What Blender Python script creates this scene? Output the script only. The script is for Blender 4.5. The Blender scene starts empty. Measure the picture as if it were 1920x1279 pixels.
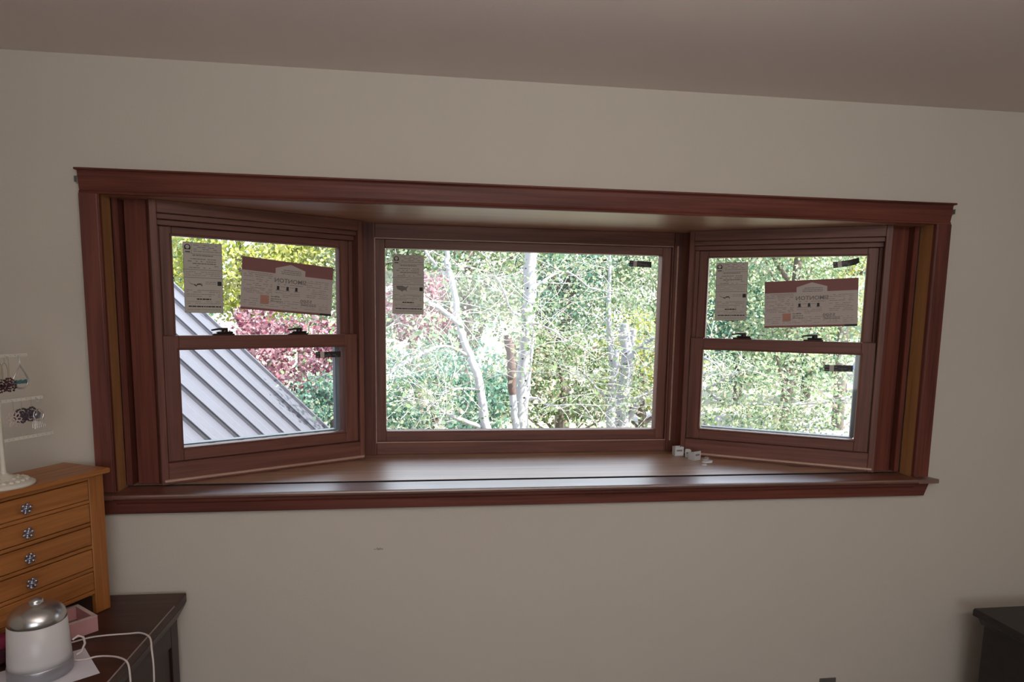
import bpy, bmesh, math, random
import numpy as np
from mathutils import Matrix, Vector
random.seed(11)
rng = np.random.default_rng(5)
S = bpy.context.scene
COL = S.collection
R = math.radians
PI = math.pi

# ------------------------------------------------------------------ camera
cam_data = bpy.data.cameras.new('camera')
cam = bpy.data.objects.new('camera', cam_data)
COL.objects.link(cam)
cam_data.sensor_fit = 'HORIZONTAL'
cam_data.sensor_width = 36.0
cam_data.lens = 1262.3 * 36.0 / 1920.0
cam_data.shift_y = (741.77 - 639.5) / 1920.0
cam_data.clip_start = 0.05
cam_data.clip_end = 300
YAW, PITCH, ROLL = -0.1357, -0.1246, -0.0157
mr = Matrix.Rotation(YAW, 3, 'Z') @ Matrix.Rotation(PITCH, 3, 'X') @ Matrix.Rotation(ROLL, 3, 'Y')
right, fwd, up = mr.col[0], mr.col[1], mr.col[2]
cm = Matrix(((right[0], up[0], -fwd[0], -0.4473), (right[1], up[1], -fwd[1], -2.3313),
             (right[2], up[2], -fwd[2], 1.80), (0, 0, 0, 1)))
cam.matrix_world = cm
S.camera = cam

# ------------------------------------------------------------------ world, sun, fill lights, exposure
w = bpy.data.worlds.new('sky')
S.world = w
w.use_nodes = True
nt = w.node_tree
nt.nodes.clear()
o_ = nt.nodes.new('ShaderNodeOutputWorld')
b_ = nt.nodes.new('ShaderNodeBackground')
b_.inputs['Strength'].default_value = 4.2
tc = nt.nodes.new('ShaderNodeTexCoord')
sx = nt.nodes.new('ShaderNodeSeparateXYZ')
rp = nt.nodes.new('ShaderNodeValToRGB')
rp.color_ramp.elements[0].position = 0.45
rp.color_ramp.elements[0].color = (0.60, 0.62, 0.62, 1)
rp.color_ramp.elements[1].position = 0.9
rp.color_ramp.elements[1].color = (0.62, 0.80, 1.05, 1)
e = rp.color_ramp.elements.new(0.52)
e.color = (1.05, 1.08, 1.12, 1)
mp = nt.nodes.new('ShaderNodeMath'); mp.operation = 'MULTIPLY_ADD'
mp.inputs[1].default_value = 0.5; mp.inputs[2].default_value = 0.5
nt.links.new(tc.outputs['Generated'], sx.inputs[0])
nt.links.new(sx.outputs['Z'], mp.inputs[0])
nt.links.new(mp.outputs[0], rp.inputs[0])
nt.links.new(rp.outputs[0], b_.inputs['Color'])
nt.links.new(b_.outputs[0], o_.inputs[0])

sun_d = bpy.data.lights.new('sun', 'SUN')
sun_d.energy = 19.0
sun_d.angle = R(0.6)
sun_d.color = (1.0, 0.96, 0.88)
sun = bpy.data.objects.new('sun', sun_d)
COL.objects.link(sun)
sun.location = (12, 2, 15)
sun.rotation_euler = Vector((0.60, -0.28, 0.75)).to_track_quat('Z', 'Y').to_euler()

# two unseen fill lights added behind the camera: one washes the ceiling,
# a long high one throws its light forward
def area(name, loc, rot, sx, sy, watts, col=(1.0, 0.96, 0.92)):
    d = bpy.data.lights.new(name, 'AREA')
    d.shape = 'RECTANGLE'
    d.size, d.size_y = sx, sy
    d.energy = watts
    d.color = col
    o = bpy.data.objects.new(name, d)
    COL.objects.link(o)
    o.location = loc
    o.rotation_euler = rot
    return o

area('fill_up', (-0.35, -2.40, 1.82), (R(180), 0, 0), 0.9, 0.5, 29.0)
area('fill_forward', (0.75, -3.0, 2.47), (R(114), 0, 0), 1.8, 0.12, 12.5)

S.view_settings.view_transform = 'Standard'
S.view_settings.look = 'None'
S.view_settings.gamma = 1.0
S.view_settings.use_curve_mapping = False
S.view_settings.exposure = 0.0

# ------------------------------------------------------------------ materials
def new_mat(name):
    m = bpy.data.materials.new(name)
    m.use_nodes = True
    n = m.node_tree
    b = n.nodes['Principled BSDF']
    return m, n, b


def flat(name, col, rough=0.6, metal=0.0, spec=0.5, coat=0.0, bump=0.0, bscale=200.0):
    m, n, b = new_mat(name)
    b.inputs['Base Color'].default_value = (*col, 1)
    b.inputs['Roughness'].default_value = rough
    b.inputs['Metallic'].default_value = metal
    b.inputs['Specular IOR Level'].default_value = spec
    b.inputs['Coat Weight'].default_value = coat
    # a little unevenness so that nothing is perfectly uniform
    t = n.nodes.new('ShaderNodeTexCoord')
    nz = n.nodes.new('ShaderNodeTexNoise')
    nz.inputs['Scale'].default_value = 9.0
    nz.inputs['Detail'].default_value = 3.0
    n.links.new(t.outputs['Object'], nz.inputs['Vector'])
    mx = n.nodes.new('ShaderNodeMix'); mx.data_type = 'RGBA'
    mx.inputs['A'].default_value = (*[c * 0.9 for c in col], 1)
    mx.inputs['B'].default_value = (*[min(1, c * 1.08) for c in col], 1)
    n.links.new(nz.outputs['Fac'], mx.inputs['Factor'])
    n.links.new(mx.outputs['Result'], b.inputs['Base Color'])
    if bump:
        bn = n.nodes.new('ShaderNodeTexNoise')
        bn.inputs['Scale'].default_value = bscale
        bn.inputs['Detail'].default_value = 4.0
        n.links.new(t.outputs['Object'], bn.inputs['Vector'])
        bp = n.nodes.new('ShaderNodeBump')
        bp.inputs['Strength'].default_value = bump
        bp.inputs['Distance'].default_value = 0.004
        n.links.new(bn.outputs['Fac'], bp.inputs['Height'])
        n.links.new(bp.outputs['Normal'], b.inputs['Normal'])
    return m


def wood(name, dark, mid, light, rough=0.35, axis=0, stretch=22.0, scale=16.0, coat=0.0, knots=0.0, bump=0.06, spec=0.5, ior=1.5):
    """Stained wood; the grain runs along the given local axis."""
    m, n, b = new_mat(name)
    t = n.nodes.new('ShaderNodeTexCoord')
    mpn = n.nodes.new('ShaderNodeMapping')
    sc = [scale] * 3
    sc[axis] = scale / stretch
    mpn.inputs['Scale'].default_value = sc
    n.links.new(t.outputs['Object'], mpn.inputs['Vector'])
    n1 = n.nodes.new('ShaderNodeTexNoise')
    n1.inputs['Scale'].default_value = 1.6
    n1.inputs['Detail'].default_value = 7.0
    n1.inputs['Roughness'].default_value = 0.62
    n1.inputs['Distortion'].default_value = 0.6
    n.links.new(mpn.outputs[0], n1.inputs['Vector'])
    mp2 = n.nodes.new('ShaderNodeMapping')
    s2 = [scale * 9] * 3
    s2[axis] = scale * 9 / (stretch * 2.2)
    mp2.inputs['Scale'].default_value = s2
    n.links.new(t.outputs['Object'], mp2.inputs['Vector'])
    n2 = n.nodes.new('ShaderNodeTexNoise')
    n2.inputs['Scale'].default_value = 1.0
    n2.inputs['Detail'].default_value = 3.0
    n.links.new(mp2.outputs[0], n2.inputs['Vector'])
    add = n.nodes.new('ShaderNodeMath'); add.operation = 'MULTIPLY_ADD'
    add.inputs[1].default_value = 0.30
    n.links.new(n2.outputs['Fac'], add.inputs[0])
    sub = n.nodes.new('ShaderNodeMath'); sub.operation = 'MULTIPLY_ADD'
    sub.inputs[1].default_value = 0.85; sub.inputs[2].default_value = -0.08
    n.links.new(n1.outputs['Fac'], sub.inputs[0])
    n.links.new(sub.outputs[0], add.inputs[2])
    r = n.nodes.new('ShaderNodeValToRGB')
    r.color_ramp.elements[0].position = 0.30
    r.color_ramp.elements[0].color = (*dark, 1)
    r.color_ramp.elements[1].position = 0.78
    r.color_ramp.elements[1].color = (*light, 1)
    k = r.color_ramp.elements.new(0.52)
    k.color = (*mid, 1)
    n.links.new(add.outputs[0], r.inputs[0])
    colout = r.outputs[0]
    if knots:
        vo = n.nodes.new('ShaderNodeTexVoronoi')
        vo.inputs['Scale'].default_value = 3.2
        mk = n.nodes.new('ShaderNodeMapping')
        ks = [1.9] * 3
        ks[axis] = 0.55
        mk.inputs['Scale'].default_value = ks
        n.links.new(t.outputs['Object'], mk.inputs['Vector'])
        n.links.new(mk.outputs[0], vo.inputs['Vector'])
        kr = n.nodes.new('ShaderNodeValToRGB')
        kr.color_ramp.elements[0].position = 0.05
        kr.color_ramp.elements[0].color = (1, 1, 1, 1)
        kr.color_ramp.elements[1].position = 0.16
        kr.color_ramp.elements[1].color = (0, 0, 0, 1)
        n.links.new(vo.outputs['Distance'], kr.inputs[0])
        kf = n.nodes.new('ShaderNodeMath'); kf.operation = 'MULTIPLY'
        kf.inputs[1].default_value = knots
        n.links.new(kr.outputs[0], kf.inputs[0])
        mx = n.nodes.new('ShaderNodeMix'); mx.data_type = 'RGBA'
        mx.inputs['B'].default_value = (*[c * 0.45 for c in dark], 1)
        n.links.new(kf.outputs[0], mx.inputs['Factor'])
        n.links.new(colout, mx.inputs['A'])
        colout = mx.outputs['Result']
    n.links.new(colout, b.inputs['Base Color'])
    b.inputs['Roughness'].default_value = rough
    b.inputs['Specular IOR Level'].default_value = spec
    b.inputs['IOR'].default_value = ior
    b.inputs['Coat Weight'].default_value = coat
    b.inputs['Coat Roughness'].default_value = 0.12
    bp = n.nodes.new('ShaderNodeBump')
    bp.inputs['Strength'].default_value = bump
    bp.inputs['Distance'].default_value = 0.002
    n.links.new(n2.outputs['Fac'], bp.inputs['Height'])
    n.links.new(bp.outputs['Normal'], b.inputs['Normal'])
    return m


def paint(name, col, rough=0.75, spec=0.3, smudge=None):
    m, n, b = new_mat(name)
    t = n.nodes.new('ShaderNodeTexCoord')
    n1 = n.nodes.new('ShaderNodeTexNoise')
    n1.inputs['Scale'].default_value = 1.3
    n1.inputs['Detail'].default_value = 4.0
    n.links.new(t.outputs['Object'], n1.inputs['Vector'])
    mx = n.nodes.new('ShaderNodeMix'); mx.data_type = 'RGBA'
    mx.inputs['A'].default_value = (*[c * 0.96 for c in col], 1)
    mx.inputs['B'].default_value = (*[c * 1.04 for c in col], 1)
    n.links.new(n1.outputs['Fac'], mx.inputs['Factor'])
    out = mx.outputs['Result']
    if smudge:
        # a grey rub mark on the plaster, with a ragged outline of its own
        (px, pz, rx, rz) = smudge
        mp_ = n.nodes.new('ShaderNodeMapping')
        mp_.vector_type = 'POINT'
        mp_.inputs['Location'].default_value = (-px / rx, 0, -pz / rz)
        mp_.inputs['Scale'].default_value = (1 / rx, 0.0, 1 / rz)
        n.links.new(t.outputs['Object'], mp_.inputs['Vector'])
        ln = n.nodes.new('ShaderNodeVectorMath'); ln.operation = 'LENGTH'
        n.links.new(mp_.outputs[0], ln.inputs[0])
        nn = n.nodes.new('ShaderNodeTexNoise')
        nn.inputs['Scale'].default_value = 130.0
        n.links.new(t.outputs['Object'], nn.inputs['Vector'])
        ad = n.nodes.new('ShaderNodeMath'); ad.operation = 'MULTIPLY_ADD'
        ad.inputs[1].default_value = 1.2
        n.links.new(nn.outputs['Fac'], ad.inputs[0])
        n.links.new(ln.outputs['Value'], ad.inputs[2])
        cr = n.nodes.new('ShaderNodeValToRGB')
        cr.color_ramp.elements[0].position = 0.9
        cr.color_ramp.elements[0].color = (0.75, 0.75, 0.75, 1)
        cr.color_ramp.elements[1].position = 1.5
        cr.color_ramp.elements[1].color = (0, 0, 0, 1)
        dv = n.nodes.new('ShaderNodeMath'); dv.operation = 'MULTIPLY'; dv.inputs[1].default_value = 1.0
        n.links.new(ad.outputs[0], dv.inputs[0])
        n.links.new(dv.outputs[0], cr.inputs[0])
        m2 = n.nodes.new('ShaderNodeMix'); m2.data_type = 'RGBA'
        m2.inputs['B'].default_value = (col[0] * 0.45, col[1] * 0.44, col[2] * 0.44, 1)
        n.links.new(cr.outputs[0], m2.inputs['Factor'])
        n.links.new(out, m2.inputs['A'])
        out = m2.outputs['Result']
    n.links.new(out, b.inputs['Base Color'])
    b.inputs['Roughness'].default_value = rough
    b.inputs['Specular IOR Level'].default_value = spec
    n2 = n.nodes.new('ShaderNodeTexNoise')
    n2.inputs['Scale'].default_value = 160.0
    n2.inputs['Detail'].default_value = 3.0
    n.links.new(t.outputs['Object'], n2.inputs['Vector'])
    bp = n.nodes.new('ShaderNodeBump')
    bp.inputs['Strength'].default_value = 0.10
    bp.inputs['Distance'].default_value = 0.004
    n.links.new(n2.outputs['Fac'], bp.inputs['Height'])
    n.links.new(bp.outputs['Normal'], b.inputs['Normal'])
    return m


def clear(name, tint=(1, 1, 1), gloss=1.0, haze=0.0, hazecol=(0.8, 0.85, 0.85)):
    """Thin clear pane or plastic: transparent with a Fresnel reflection and a little haze."""
    m, n, b = new_mat(name)
    n.nodes.remove(b)
    out = n.nodes['Material Output']
    tr = n.nodes.new('ShaderNodeBsdfTransparent')
    tr.inputs[0].default_value = (*tint, 1)
    gl = n.nodes.new('ShaderNodeBsdfGlossy')
    gl.inputs['Roughness'].default_value = 0.03
    fr = n.nodes.new('ShaderNodeFresnel')
    fr.inputs['IOR'].default_value = 1.45
    ml = n.nodes.new('ShaderNodeMath'); ml.operation = 'MULTIPLY'; ml.inputs[1].default_value = gloss
    n.links.new(fr.outputs[0], ml.inputs[0])
    mx = n.nodes.new('ShaderNodeMixShader')
    n.links.new(ml.outputs[0], mx.inputs[0])
    last = tr.outputs[0]
    if haze:
        df = n.nodes.new('ShaderNodeBsdfDiffuse')
        df.inputs[0].default_value = (*hazecol, 1)
        mh = n.nodes.new('ShaderNodeMixShader')
        mh.inputs[0].default_value = haze
        n.links.new(tr.outputs[0], mh.inputs[1])
        n.links.new(df.outputs[0], mh.inputs[2])
        last = mh.outputs[0]
    n.links.new(last, mx.inputs[1])
    n.links.new(gl.outputs[0], mx.inputs[2])
    n.links.new(mx.outputs[0], out.inputs['Surface'])
    return m


def leaf_mat(name, cols, trans=0.45):
    m, n, b = new_mat(name)
    n.nodes.remove(b)
    out = n.nodes['Material Output']
    g = n.nodes.new('ShaderNodeNewGeometry')
    r = n.nodes.new('ShaderNodeValToRGB')
    els = r.color_ramp.elements
    els[0].position = 0.0; els[0].color = (*cols[0], 1)
    els[1].position = 1.0; els[1].color = (*cols[-1], 1)
    for i, c in enumerate(cols[1:-1]):
        q = els.new((i + 1) / (len(cols) - 1)); q.color = (*c, 1)
    n.links.new(g.outputs['Random Per Island'], r.inputs[0])
    d = n.nodes.new('ShaderNodeBsdfDiffuse')
    t = n.nodes.new('ShaderNodeBsdfTranslucent')
    n.links.new(r.outputs[0], d.inputs[0]); n.links.new(r.outputs[0], t.inputs[0])
    mx = n.nodes.new('ShaderNodeMixShader'); mx.inputs[0].default_value = trans
    n.links.new(d.outputs[0], mx.inputs[1]); n.links.new(t.outputs[0], mx.inputs[2])
    n.links.new(mx.outputs[0], out.inputs['Surface'])
    return m


def bark_mat(name, base, scar, scars=0.5):
    m, n, b = new_mat(name)
    t = n.nodes.new('ShaderNodeTexCoord')
    v = n.nodes.new('ShaderNodeTexVoronoi'); v.inputs['Scale'].default_value = 7.0
    mpv = n.nodes.new('ShaderNodeMapping'); mpv.inputs['Scale'].default_value = (1.3, 1.3, 1.9)
    n.links.new(t.outputs['Object'], mpv.inputs['Vector'])
    nz = n.nodes.new('ShaderNodeTexNoise'); nz.inputs['Scale'].default_value = 14.0; nz.inputs['Detail'].default_value = 5.0
    n.links.new(mpv.outputs[0], nz.inputs['Vector'])
    n.links.new(mpv.outputs[0], v.inputs['Vector'])
    ad = n.nodes.new('ShaderNodeMath'); ad.operation = 'MULTIPLY_ADD'; ad.inputs[1].default_value = 0.35
    n.links.new(nz.outputs['Fac'], ad.inputs[0]); n.links.new(v.outputs['Distance'], ad.inputs[2])
    r = n.nodes.new('ShaderNodeValToRGB')
    r.color_ramp.elements[0].position = 0.20 + 0.10 * scars; r.color_ramp.elements[0].color = (*scar, 1)
    r.color_ramp.elements[1].position = 0.27 + 0.12 * scars; r.color_ramp.elements[1].color = (*base, 1)
    n.links.new(ad.outputs[0], r.inputs[0])
    n.links.new(r.outputs[0], b.inputs['Base Color'])
    b.inputs['Roughness'].default_value = 0.8
    bp = n.nodes.new('ShaderNodeBump'); bp.inputs['Strength'].default_value = 0.3; bp.inputs['Distance'].default_value = 0.01
    n.links.new(nz.outputs['Fac'], bp.inputs['Height']); n.links.new(bp.outputs['Normal'], b.inputs['Normal'])
    return m


M = {}
M['wall'] = paint('wall_paint', (0.60, 0.548, 0.475), smudge=(-0.595, 0.960, 0.036, 0.010))
M['ceil'] = paint('ceiling_paint', (0.80, 0.70, 0.655), rough=0.55, spec=0.4)
M['carpet'] = flat('carpet', (0.13, 0.105, 0.085), 0.95, bump=0.5, bscale=300)
cas = dict(spec=0.22, dark=(0.070, 0.020, 0.014), mid=(0.150, 0.044, 0.031), light=(0.235, 0.076, 0.050))
M['cas_x'] = wood('casing_wood_across', rough=0.42, axis=0, **cas)
M['cas_z'] = wood('casing_wood_upright', rough=0.42, axis=2, **cas)
fr = dict(spec=0.3, dark=(0.105, 0.040, 0.028), mid=(0.175, 0.070, 0.051), light=(0.235, 0.102, 0.074))
M['fr_x'] = wood('window_frame_across', rough=0.45, axis=0, bump=0.03, scale=24, **fr)
M['fr_z'] = wood('window_frame_upright', rough=0.45, axis=2, bump=0.03, scale=24, **fr)
M['edge'] = wood('pale_bead_highlight', (0.34, 0.20, 0.15), (0.46, 0.29, 0.22), (0.56, 0.37, 0.29), rough=0.4, axis=0)  # pale bead wood; on the centre frame it paints lit bevel edges
M['post'] = wood('post_wood', (0.060, 0.020, 0.014), (0.125, 0.042, 0.029), (0.21, 0.072, 0.046), spec=0.25, rough=0.5, axis=2)
M['jamb'] = wood('jamb_wood', (0.24, 0.10, 0.035), (0.36, 0.17, 0.065), (0.46, 0.24, 0.10), rough=0.5, axis=2)
M['stool'] = wood('stool_wood', (0.075, 0.020, 0.012), (0.15, 0.045, 0.024), (0.26, 0.092, 0.045), rough=0.37, axis=0, bump=0.008, ior=3.2)
M['seat'] = wood('seat_wood', (0.17, 0.075, 0.040), (0.40, 0.21, 0.115), (0.56, 0.35, 0.21), rough=0.40, axis=0, knots=0.8, scale=12, bump=0.015, ior=2.9)
M['soffit'] = wood('soffit_wood', (0.30, 0.125, 0.055), (0.46, 0.21, 0.095), (0.58, 0.29, 0.14), rough=0.38, axis=0, bump=0.008, ior=3.4)
M['gap_shade'] = flat('painted_gap_shade', (0.012, 0.007, 0.006), 0.7)  # near-black tone painting the shade in the gap behind the stool
M['glass'] = clear('window_glass')
M['white_vinyl'] = flat('white_vinyl', (0.20, 0.235, 0.27), 0.4)
M['lock'] = flat('bronze_lock', (0.045, 0.028, 0.022), 0.35, 0.3)
M['paper'] = flat('label_paper', (0.56, 0.52, 0.46), 0.75)
M['paper2'] = flat('brand_label_paper', (0.56, 0.49, 0.45), 0.75)
M['ink'] = flat('grey_print', (0.20, 0.18, 0.165), 0.8)
M['ink2'] = flat('black_print', (0.025, 0.022, 0.025), 0.7)
M['red_ink'] = flat('red_print', (0.27, 0.115, 0.11), 0.75)
M['orange_ink'] = flat('orange_print', (0.50, 0.25, 0.18), 0.75)
M['strip'] = flat('black_strip', (0.020, 0.017, 0.018), 0.5)
M['metal'] = flat('grey_metal', (0.32, 0.32, 0.31), 0.4, 0.7)
M['clear'] = clear('clear_plastic', tint=(0.93, 0.95, 0.95), gloss=2.4, haze=0.62, hazecol=(0.97, 1.0, 1.0))
M['chip'] = flat('white_plastic', (0.78, 0.80, 0.82), 0.3)
M['oak_x'] = wood('chest_oak_across', (0.25, 0.085, 0.020), (0.39, 0.145, 0.036), (0.52, 0.21, 0.062), rough=0.42, axis=0, scale=26)
M['oak_z'] = wood('chest_oak_upright', (0.25, 0.085, 0.020), (0.39, 0.145, 0.036), (0.52, 0.21, 0.062), rough=0.42, axis=2, scale=26)
M['pewter'] = flat('pewter', (0.42, 0.43, 0.52), 0.28, 0.9)
M['espresso_x'] = wood('espresso_wood_across', (0.030, 0.010, 0.008), (0.062, 0.022, 0.017), (0.105, 0.040, 0.030), spec=0.3, rough=0.36, axis=0)
M['espresso_y'] = wood('espresso_wood_deep', (0.028, 0.010, 0.008), (0.055, 0.022, 0.017), (0.090, 0.038, 0.028), rough=0.36, axis=1)
M['espresso_z'] = wood('espresso_wood_upright', (0.020, 0.008, 0.006), (0.040, 0.016, 0.013), (0.068, 0.028, 0.022), rough=0.40, axis=2)
M['edge_sheen'] = flat('edge_sheen_paint', (0.30, 0.24, 0.22), 0.5)  # pale tone painting the light caught by the dresser edge
M['black_wood'] = wood('black_wood', (0.008, 0.006, 0.006), (0.018, 0.011, 0.010), (0.03, 0.018, 0.015), rough=0.45, axis=0)
M['white_glaze'] = flat('white_glaze', (0.62, 0.60, 0.60), 0.3)
M['silver'] = flat('brushed_silver', (0.60, 0.60, 0.60), 0.27, 0.95)
M['silver2'] = flat('silver_band', (0.40, 0.40, 0.43), 0.35, 0.6)
M['pink'] = flat('pink_card', (0.56, 0.29, 0.29), 0.7)
M['rim'] = flat('pale_rim', (0.62, 0.53, 0.50), 0.7)
M['pink_in'] = flat('pink_lining', (0.24, 0.11, 0.10), 0.9)
M['cable'] = flat('white_cable', (0.66, 0.57, 0.53), 0.45)
M['sheet'] = flat('white_paper', (0.74, 0.72, 0.78), 0.8)
M['cream'] = flat('cream_resin', (0.70, 0.66, 0.56), 0.55)
M['bright_wire'] = flat('silver_wire', (0.80, 0.78, 0.75), 0.25, 0.7)
M['gold_wire'] = flat('gold_wire', (0.42, 0.35, 0.22), 0.35, 0.6)
M['teal'] = flat('teal_bead', (0.05, 0.17, 0.20), 0.3)
M['garnet'] = flat('garnet_bead', (0.06, 0.012, 0.022), 0.2)
M['plum_bead'] = flat('plum_bead', (0.075, 0.05, 0.07), 0.3)
M['lace'] = flat('rose_filigree', (0.64, 0.53, 0.49), 0.4, 0.1)
M['magenta'] = flat('magenta_cloth', (0.22, 0.014, 0.045), 0.8)
M['maroon'] = flat('maroon_cloth', (0.05, 0.006, 0.014), 0.8)
M['plate'] = flat('outlet_plate', (0.11, 0.105, 0.09), 0.4)
M['roof'] = flat('roof_metal', (0.066, 0.066, 0.080), 0.55, 0.0)
M['roof_rib'] = flat('roof_rib_metal', (0.075, 0.075, 0.08), 0.5, 0.0)
M['siding'] = flat('siding', (0.16, 0.12, 0.09), 0.8)
M['aspen'] = bark_mat('aspen_bark', (0.33, 0.325, 0.335), (0.018, 0.016, 0.016), 0.62)
M['aspen_grey'] = bark_mat('aspen_bark_grey', (0.28, 0.278, 0.295), (0.014, 0.012, 0.014), 0.75)
M['twig'] = flat('pale_twig', (0.44, 0.41, 0.40), 0.8)
M['snag'] = bark_mat('snag_bark', (0.10, 0.062, 0.052), (0.03, 0.022, 0.02), 1.0)
M['cut'] = flat('cut_wood', (0.42, 0.36, 0.34), 0.8)
M['dark_bark'] = bark_mat('dark_bark', (0.10, 0.08, 0.065), (0.04, 0.03, 0.025), 0.8)
M['leaf_aspen'] = leaf_mat('aspen_leaf', [(0.064, 0.111, 0.059), (0.209, 0.294, 0.146), (0.356, 0.399, 0.229), (0.126, 0.212, 0.137), (0.450, 0.450, 0.323), (0.249, 0.344, 0.239), (0.400, 0.315, 0.252)])
M['leaf_lime'] = leaf_mat('lime_leaf', [(0.159, 0.202, 0.032), (0.357, 0.377, 0.082), (0.483, 0.452, 0.198), (0.237, 0.301, 0.067), (0.411, 0.390, 0.242)])
M['leaf_teal'] = leaf_mat('teal_leaf', [(0.041, 0.125, 0.083), (0.132, 0.270, 0.196), (0.241, 0.368, 0.283), (0.079, 0.163, 0.121), (0.372, 0.435, 0.372)])
M['leaf_dark'] = leaf_mat('dark_leaf', [(0.042, 0.080, 0.032), (0.135, 0.199, 0.083), (0.254, 0.297, 0.159), (0.079, 0.132, 0.068), (0.388, 0.388, 0.282), (0.294, 0.209, 0.146)])
M['leaf_plum'] = leaf_mat('plum_leaf', [(0.068, 0.021, 0.037), (0.214, 0.071, 0.093), (0.428, 0.236, 0.258), (0.109, 0.040, 0.062), (0.525, 0.378, 0.398), (0.272, 0.103, 0.124)])
M['needle'] = leaf_mat('needle', [(0.050, 0.124, 0.091), (0.121, 0.237, 0.173), (0.213, 0.340, 0.224)], 0.25)
M['lawn'] = flat('lawn', (0.24, 0.225, 0.15), 0.9)
M['gravel'] = flat('pale_gravel', (0.17, 0.15, 0.15), 0.9, bump=0.4, bscale=40)
M['hull'] = flat('white_hull', (0.16, 0.17, 0.18), 0.3)
M['hull_blue'] = flat('blue_cover', (0.12, 0.18, 0.38), 0.6)
M['post_dark'] = flat('weathered_post', (0.06, 0.045, 0.04), 0.8)
M['post_top'] = flat('pale_box_top', (0.55, 0.62, 0.66), 0.6)

# ------------------------------------------------------------------ mesh helpers
class MB:
    """Collects shapes; build() links them as ONE mesh object."""
    def __init__(s):
        s.v = []; s.f = []; s.mi = []; s.sm = []

    def add(s, vs, fs, mi=0, smooth=False):
        o = len(s.v)
        s.v.extend([tuple(p) for p in vs])
        for f in fs:
            s.f.append(tuple(o + i for i in f)); s.mi.append(mi); s.sm.append(smooth)
        return s

    def box(s, x0, x1, y0, y1, z0, z1, bev=0.0, mi=0, seg=1):
        if x0 > x1: x0, x1 = x1, x0
        if y0 > y1: y0, y1 = y1, y0
        if z0 > z1: z0, z1 = z1, z0
        vs = [(x0, y0, z0), (x1, y0, z0), (x1, y1, z0), (x0, y1, z0), (x0, y0, z1), (x1, y0, z1), (x1, y1, z1), (x0, y1, z1)]
        fs = [(0, 3, 2, 1), (4, 5, 6, 7), (0, 1, 5, 4), (1, 2, 6, 5), (2, 3, 7, 6), (3, 0, 4, 7)]
        if not bev:
            return s.add(vs, fs, mi)
        bm = bmesh.new()
        bv = [bm.verts.new(p) for p in vs]
        for f in fs: bm.faces.new([bv[i] for i in f])
        b = min(bev, 0.45 * min(x1 - x0, y1 - y0, z1 - z0))
        bmesh.ops.bevel(bm, geom=bm.edges[:], offset=b, segments=seg, affect='EDGES', profile=0.5)
        bm.verts.index_update()
        s.add([v.co[:] for v in bm.verts], [[v.index for v in f.verts] for f in bm.faces], mi)
        bm.free()
        return s

    def prism(s, pts, axis, a, b, mi=0, smooth=False):
        """pts: 2D outline; extruded along axis from a to b. axis 0: (y,z); 1: (x,z); 2: (x,y)."""
        def P(p, t):
            return (t, p[0], p[1]) if axis == 0 else ((p[0], t, p[1]) if axis == 1 else (p[0], p[1], t))
        n = len(pts)
        vs = [P(p, a) for p in pts] + [P(p, b) for p in pts]
        fs = [tuple(range(n))[::-1], tuple(range(n, 2 * n))]
        s.add(vs, fs, mi)
        s.add(vs, [(i, (i + 1) % n, n + (i + 1) % n, n + i) for i in range(n)], mi, smooth)
        return s

    def tube(s, pts, rad, seg=8, mi=0, caps=True, smooth=True, closed=False):
        pts = [Vector(p) for p in pts]
        n = len(pts)
        rads = rad if isinstance(rad, (list, tuple)) else [rad] * n
        vs = []; fs = []
        prev = None
        for i, p in enumerate(pts):
            if closed:
                t = pts[(i + 1) % n] - pts[i - 1]
            else:
                t = pts[min(i + 1, n - 1)] - pts[max(i - 1, 0)]
            if t.length < 1e-9: t = Vector((0, 0, 1))
            t.normalize()
            if prev is None:
                a = Vector((0, 0, 1)) if abs(t.z) < 0.9 else Vector((1, 0, 0))
                u = t.cross(a).normalized()
            else:
                u = (prev - t * prev.dot(t))
                u = u.normalized() if u.length > 1e-6 else t.orthogonal().normalized()
            prev = u
            q = t.cross(u)
            for k in range(seg):
                an = 2 * PI * k / seg
                vs.append(p + (u * math.cos(an) + q * math.sin(an)) * rads[i])
        m = n if closed else n - 1
        for i in range(m):
            j = (i + 1) % n
            for k in range(seg):
                l = (k + 1) % seg
                fs.append((i * seg + k, i * seg + l, j * seg + l, j * seg + k))
        if caps and not closed:
            s.add(vs, fs, mi, smooth)
            s.add(vs[:seg], [tuple(range(seg))[::-1]], mi)
            s.add(vs[-seg:], [tuple(range(seg))], mi)
            return s
        return s.add(vs, fs, mi, smooth)

    def lathe(s, prof, seg=32, c=(0, 0, 0), mi=0, smooth=True):
        vs = []; fs = []
        n = len(prof)
        for (r, z) in prof:
            for k in range(seg):
                a = 2 * PI * k / seg
                vs.append((c[0] + r * math.cos(a), c[1] + r * math.sin(a), c[2] + z))
        for i in range(n - 1):
            for k in range(seg):
                l = (k + 1) % seg
                fs.append((i * seg + k, i * seg + l, (i + 1) * seg + l, (i + 1) * seg + k))
        s.add(vs, fs, mi, smooth)
        s.add(vs[:seg], [tuple(range(seg))[::-1]], mi)
        s.add(vs[-seg:], [tuple(range(seg))], mi)
        return s

    def ball(s, c, r, mi=0, sub=1, sc=(1, 1, 1)):
        bm = bmesh.new()
        bmesh.ops.create_icosphere(bm, subdivisions=sub, radius=1)
        bm.verts.index_update()
        s.add([(c[0] + v.co.x * r * sc[0], c[1] + v.co.y * r * sc[1], c[2] + v.co.z * r * sc[2]) for v in bm.verts],
              [[v.index for v in f.verts] for f in bm.faces], mi, True)
        bm.free()
        return s

    def quad_xz(s, x0, x1, z0, z1, y, mi=0):
        return s.add([(x0, y, z0), (x1, y, z0), (x1, y, z1), (x0, y, z1)], [(0, 1, 2, 3)], mi)

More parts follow.
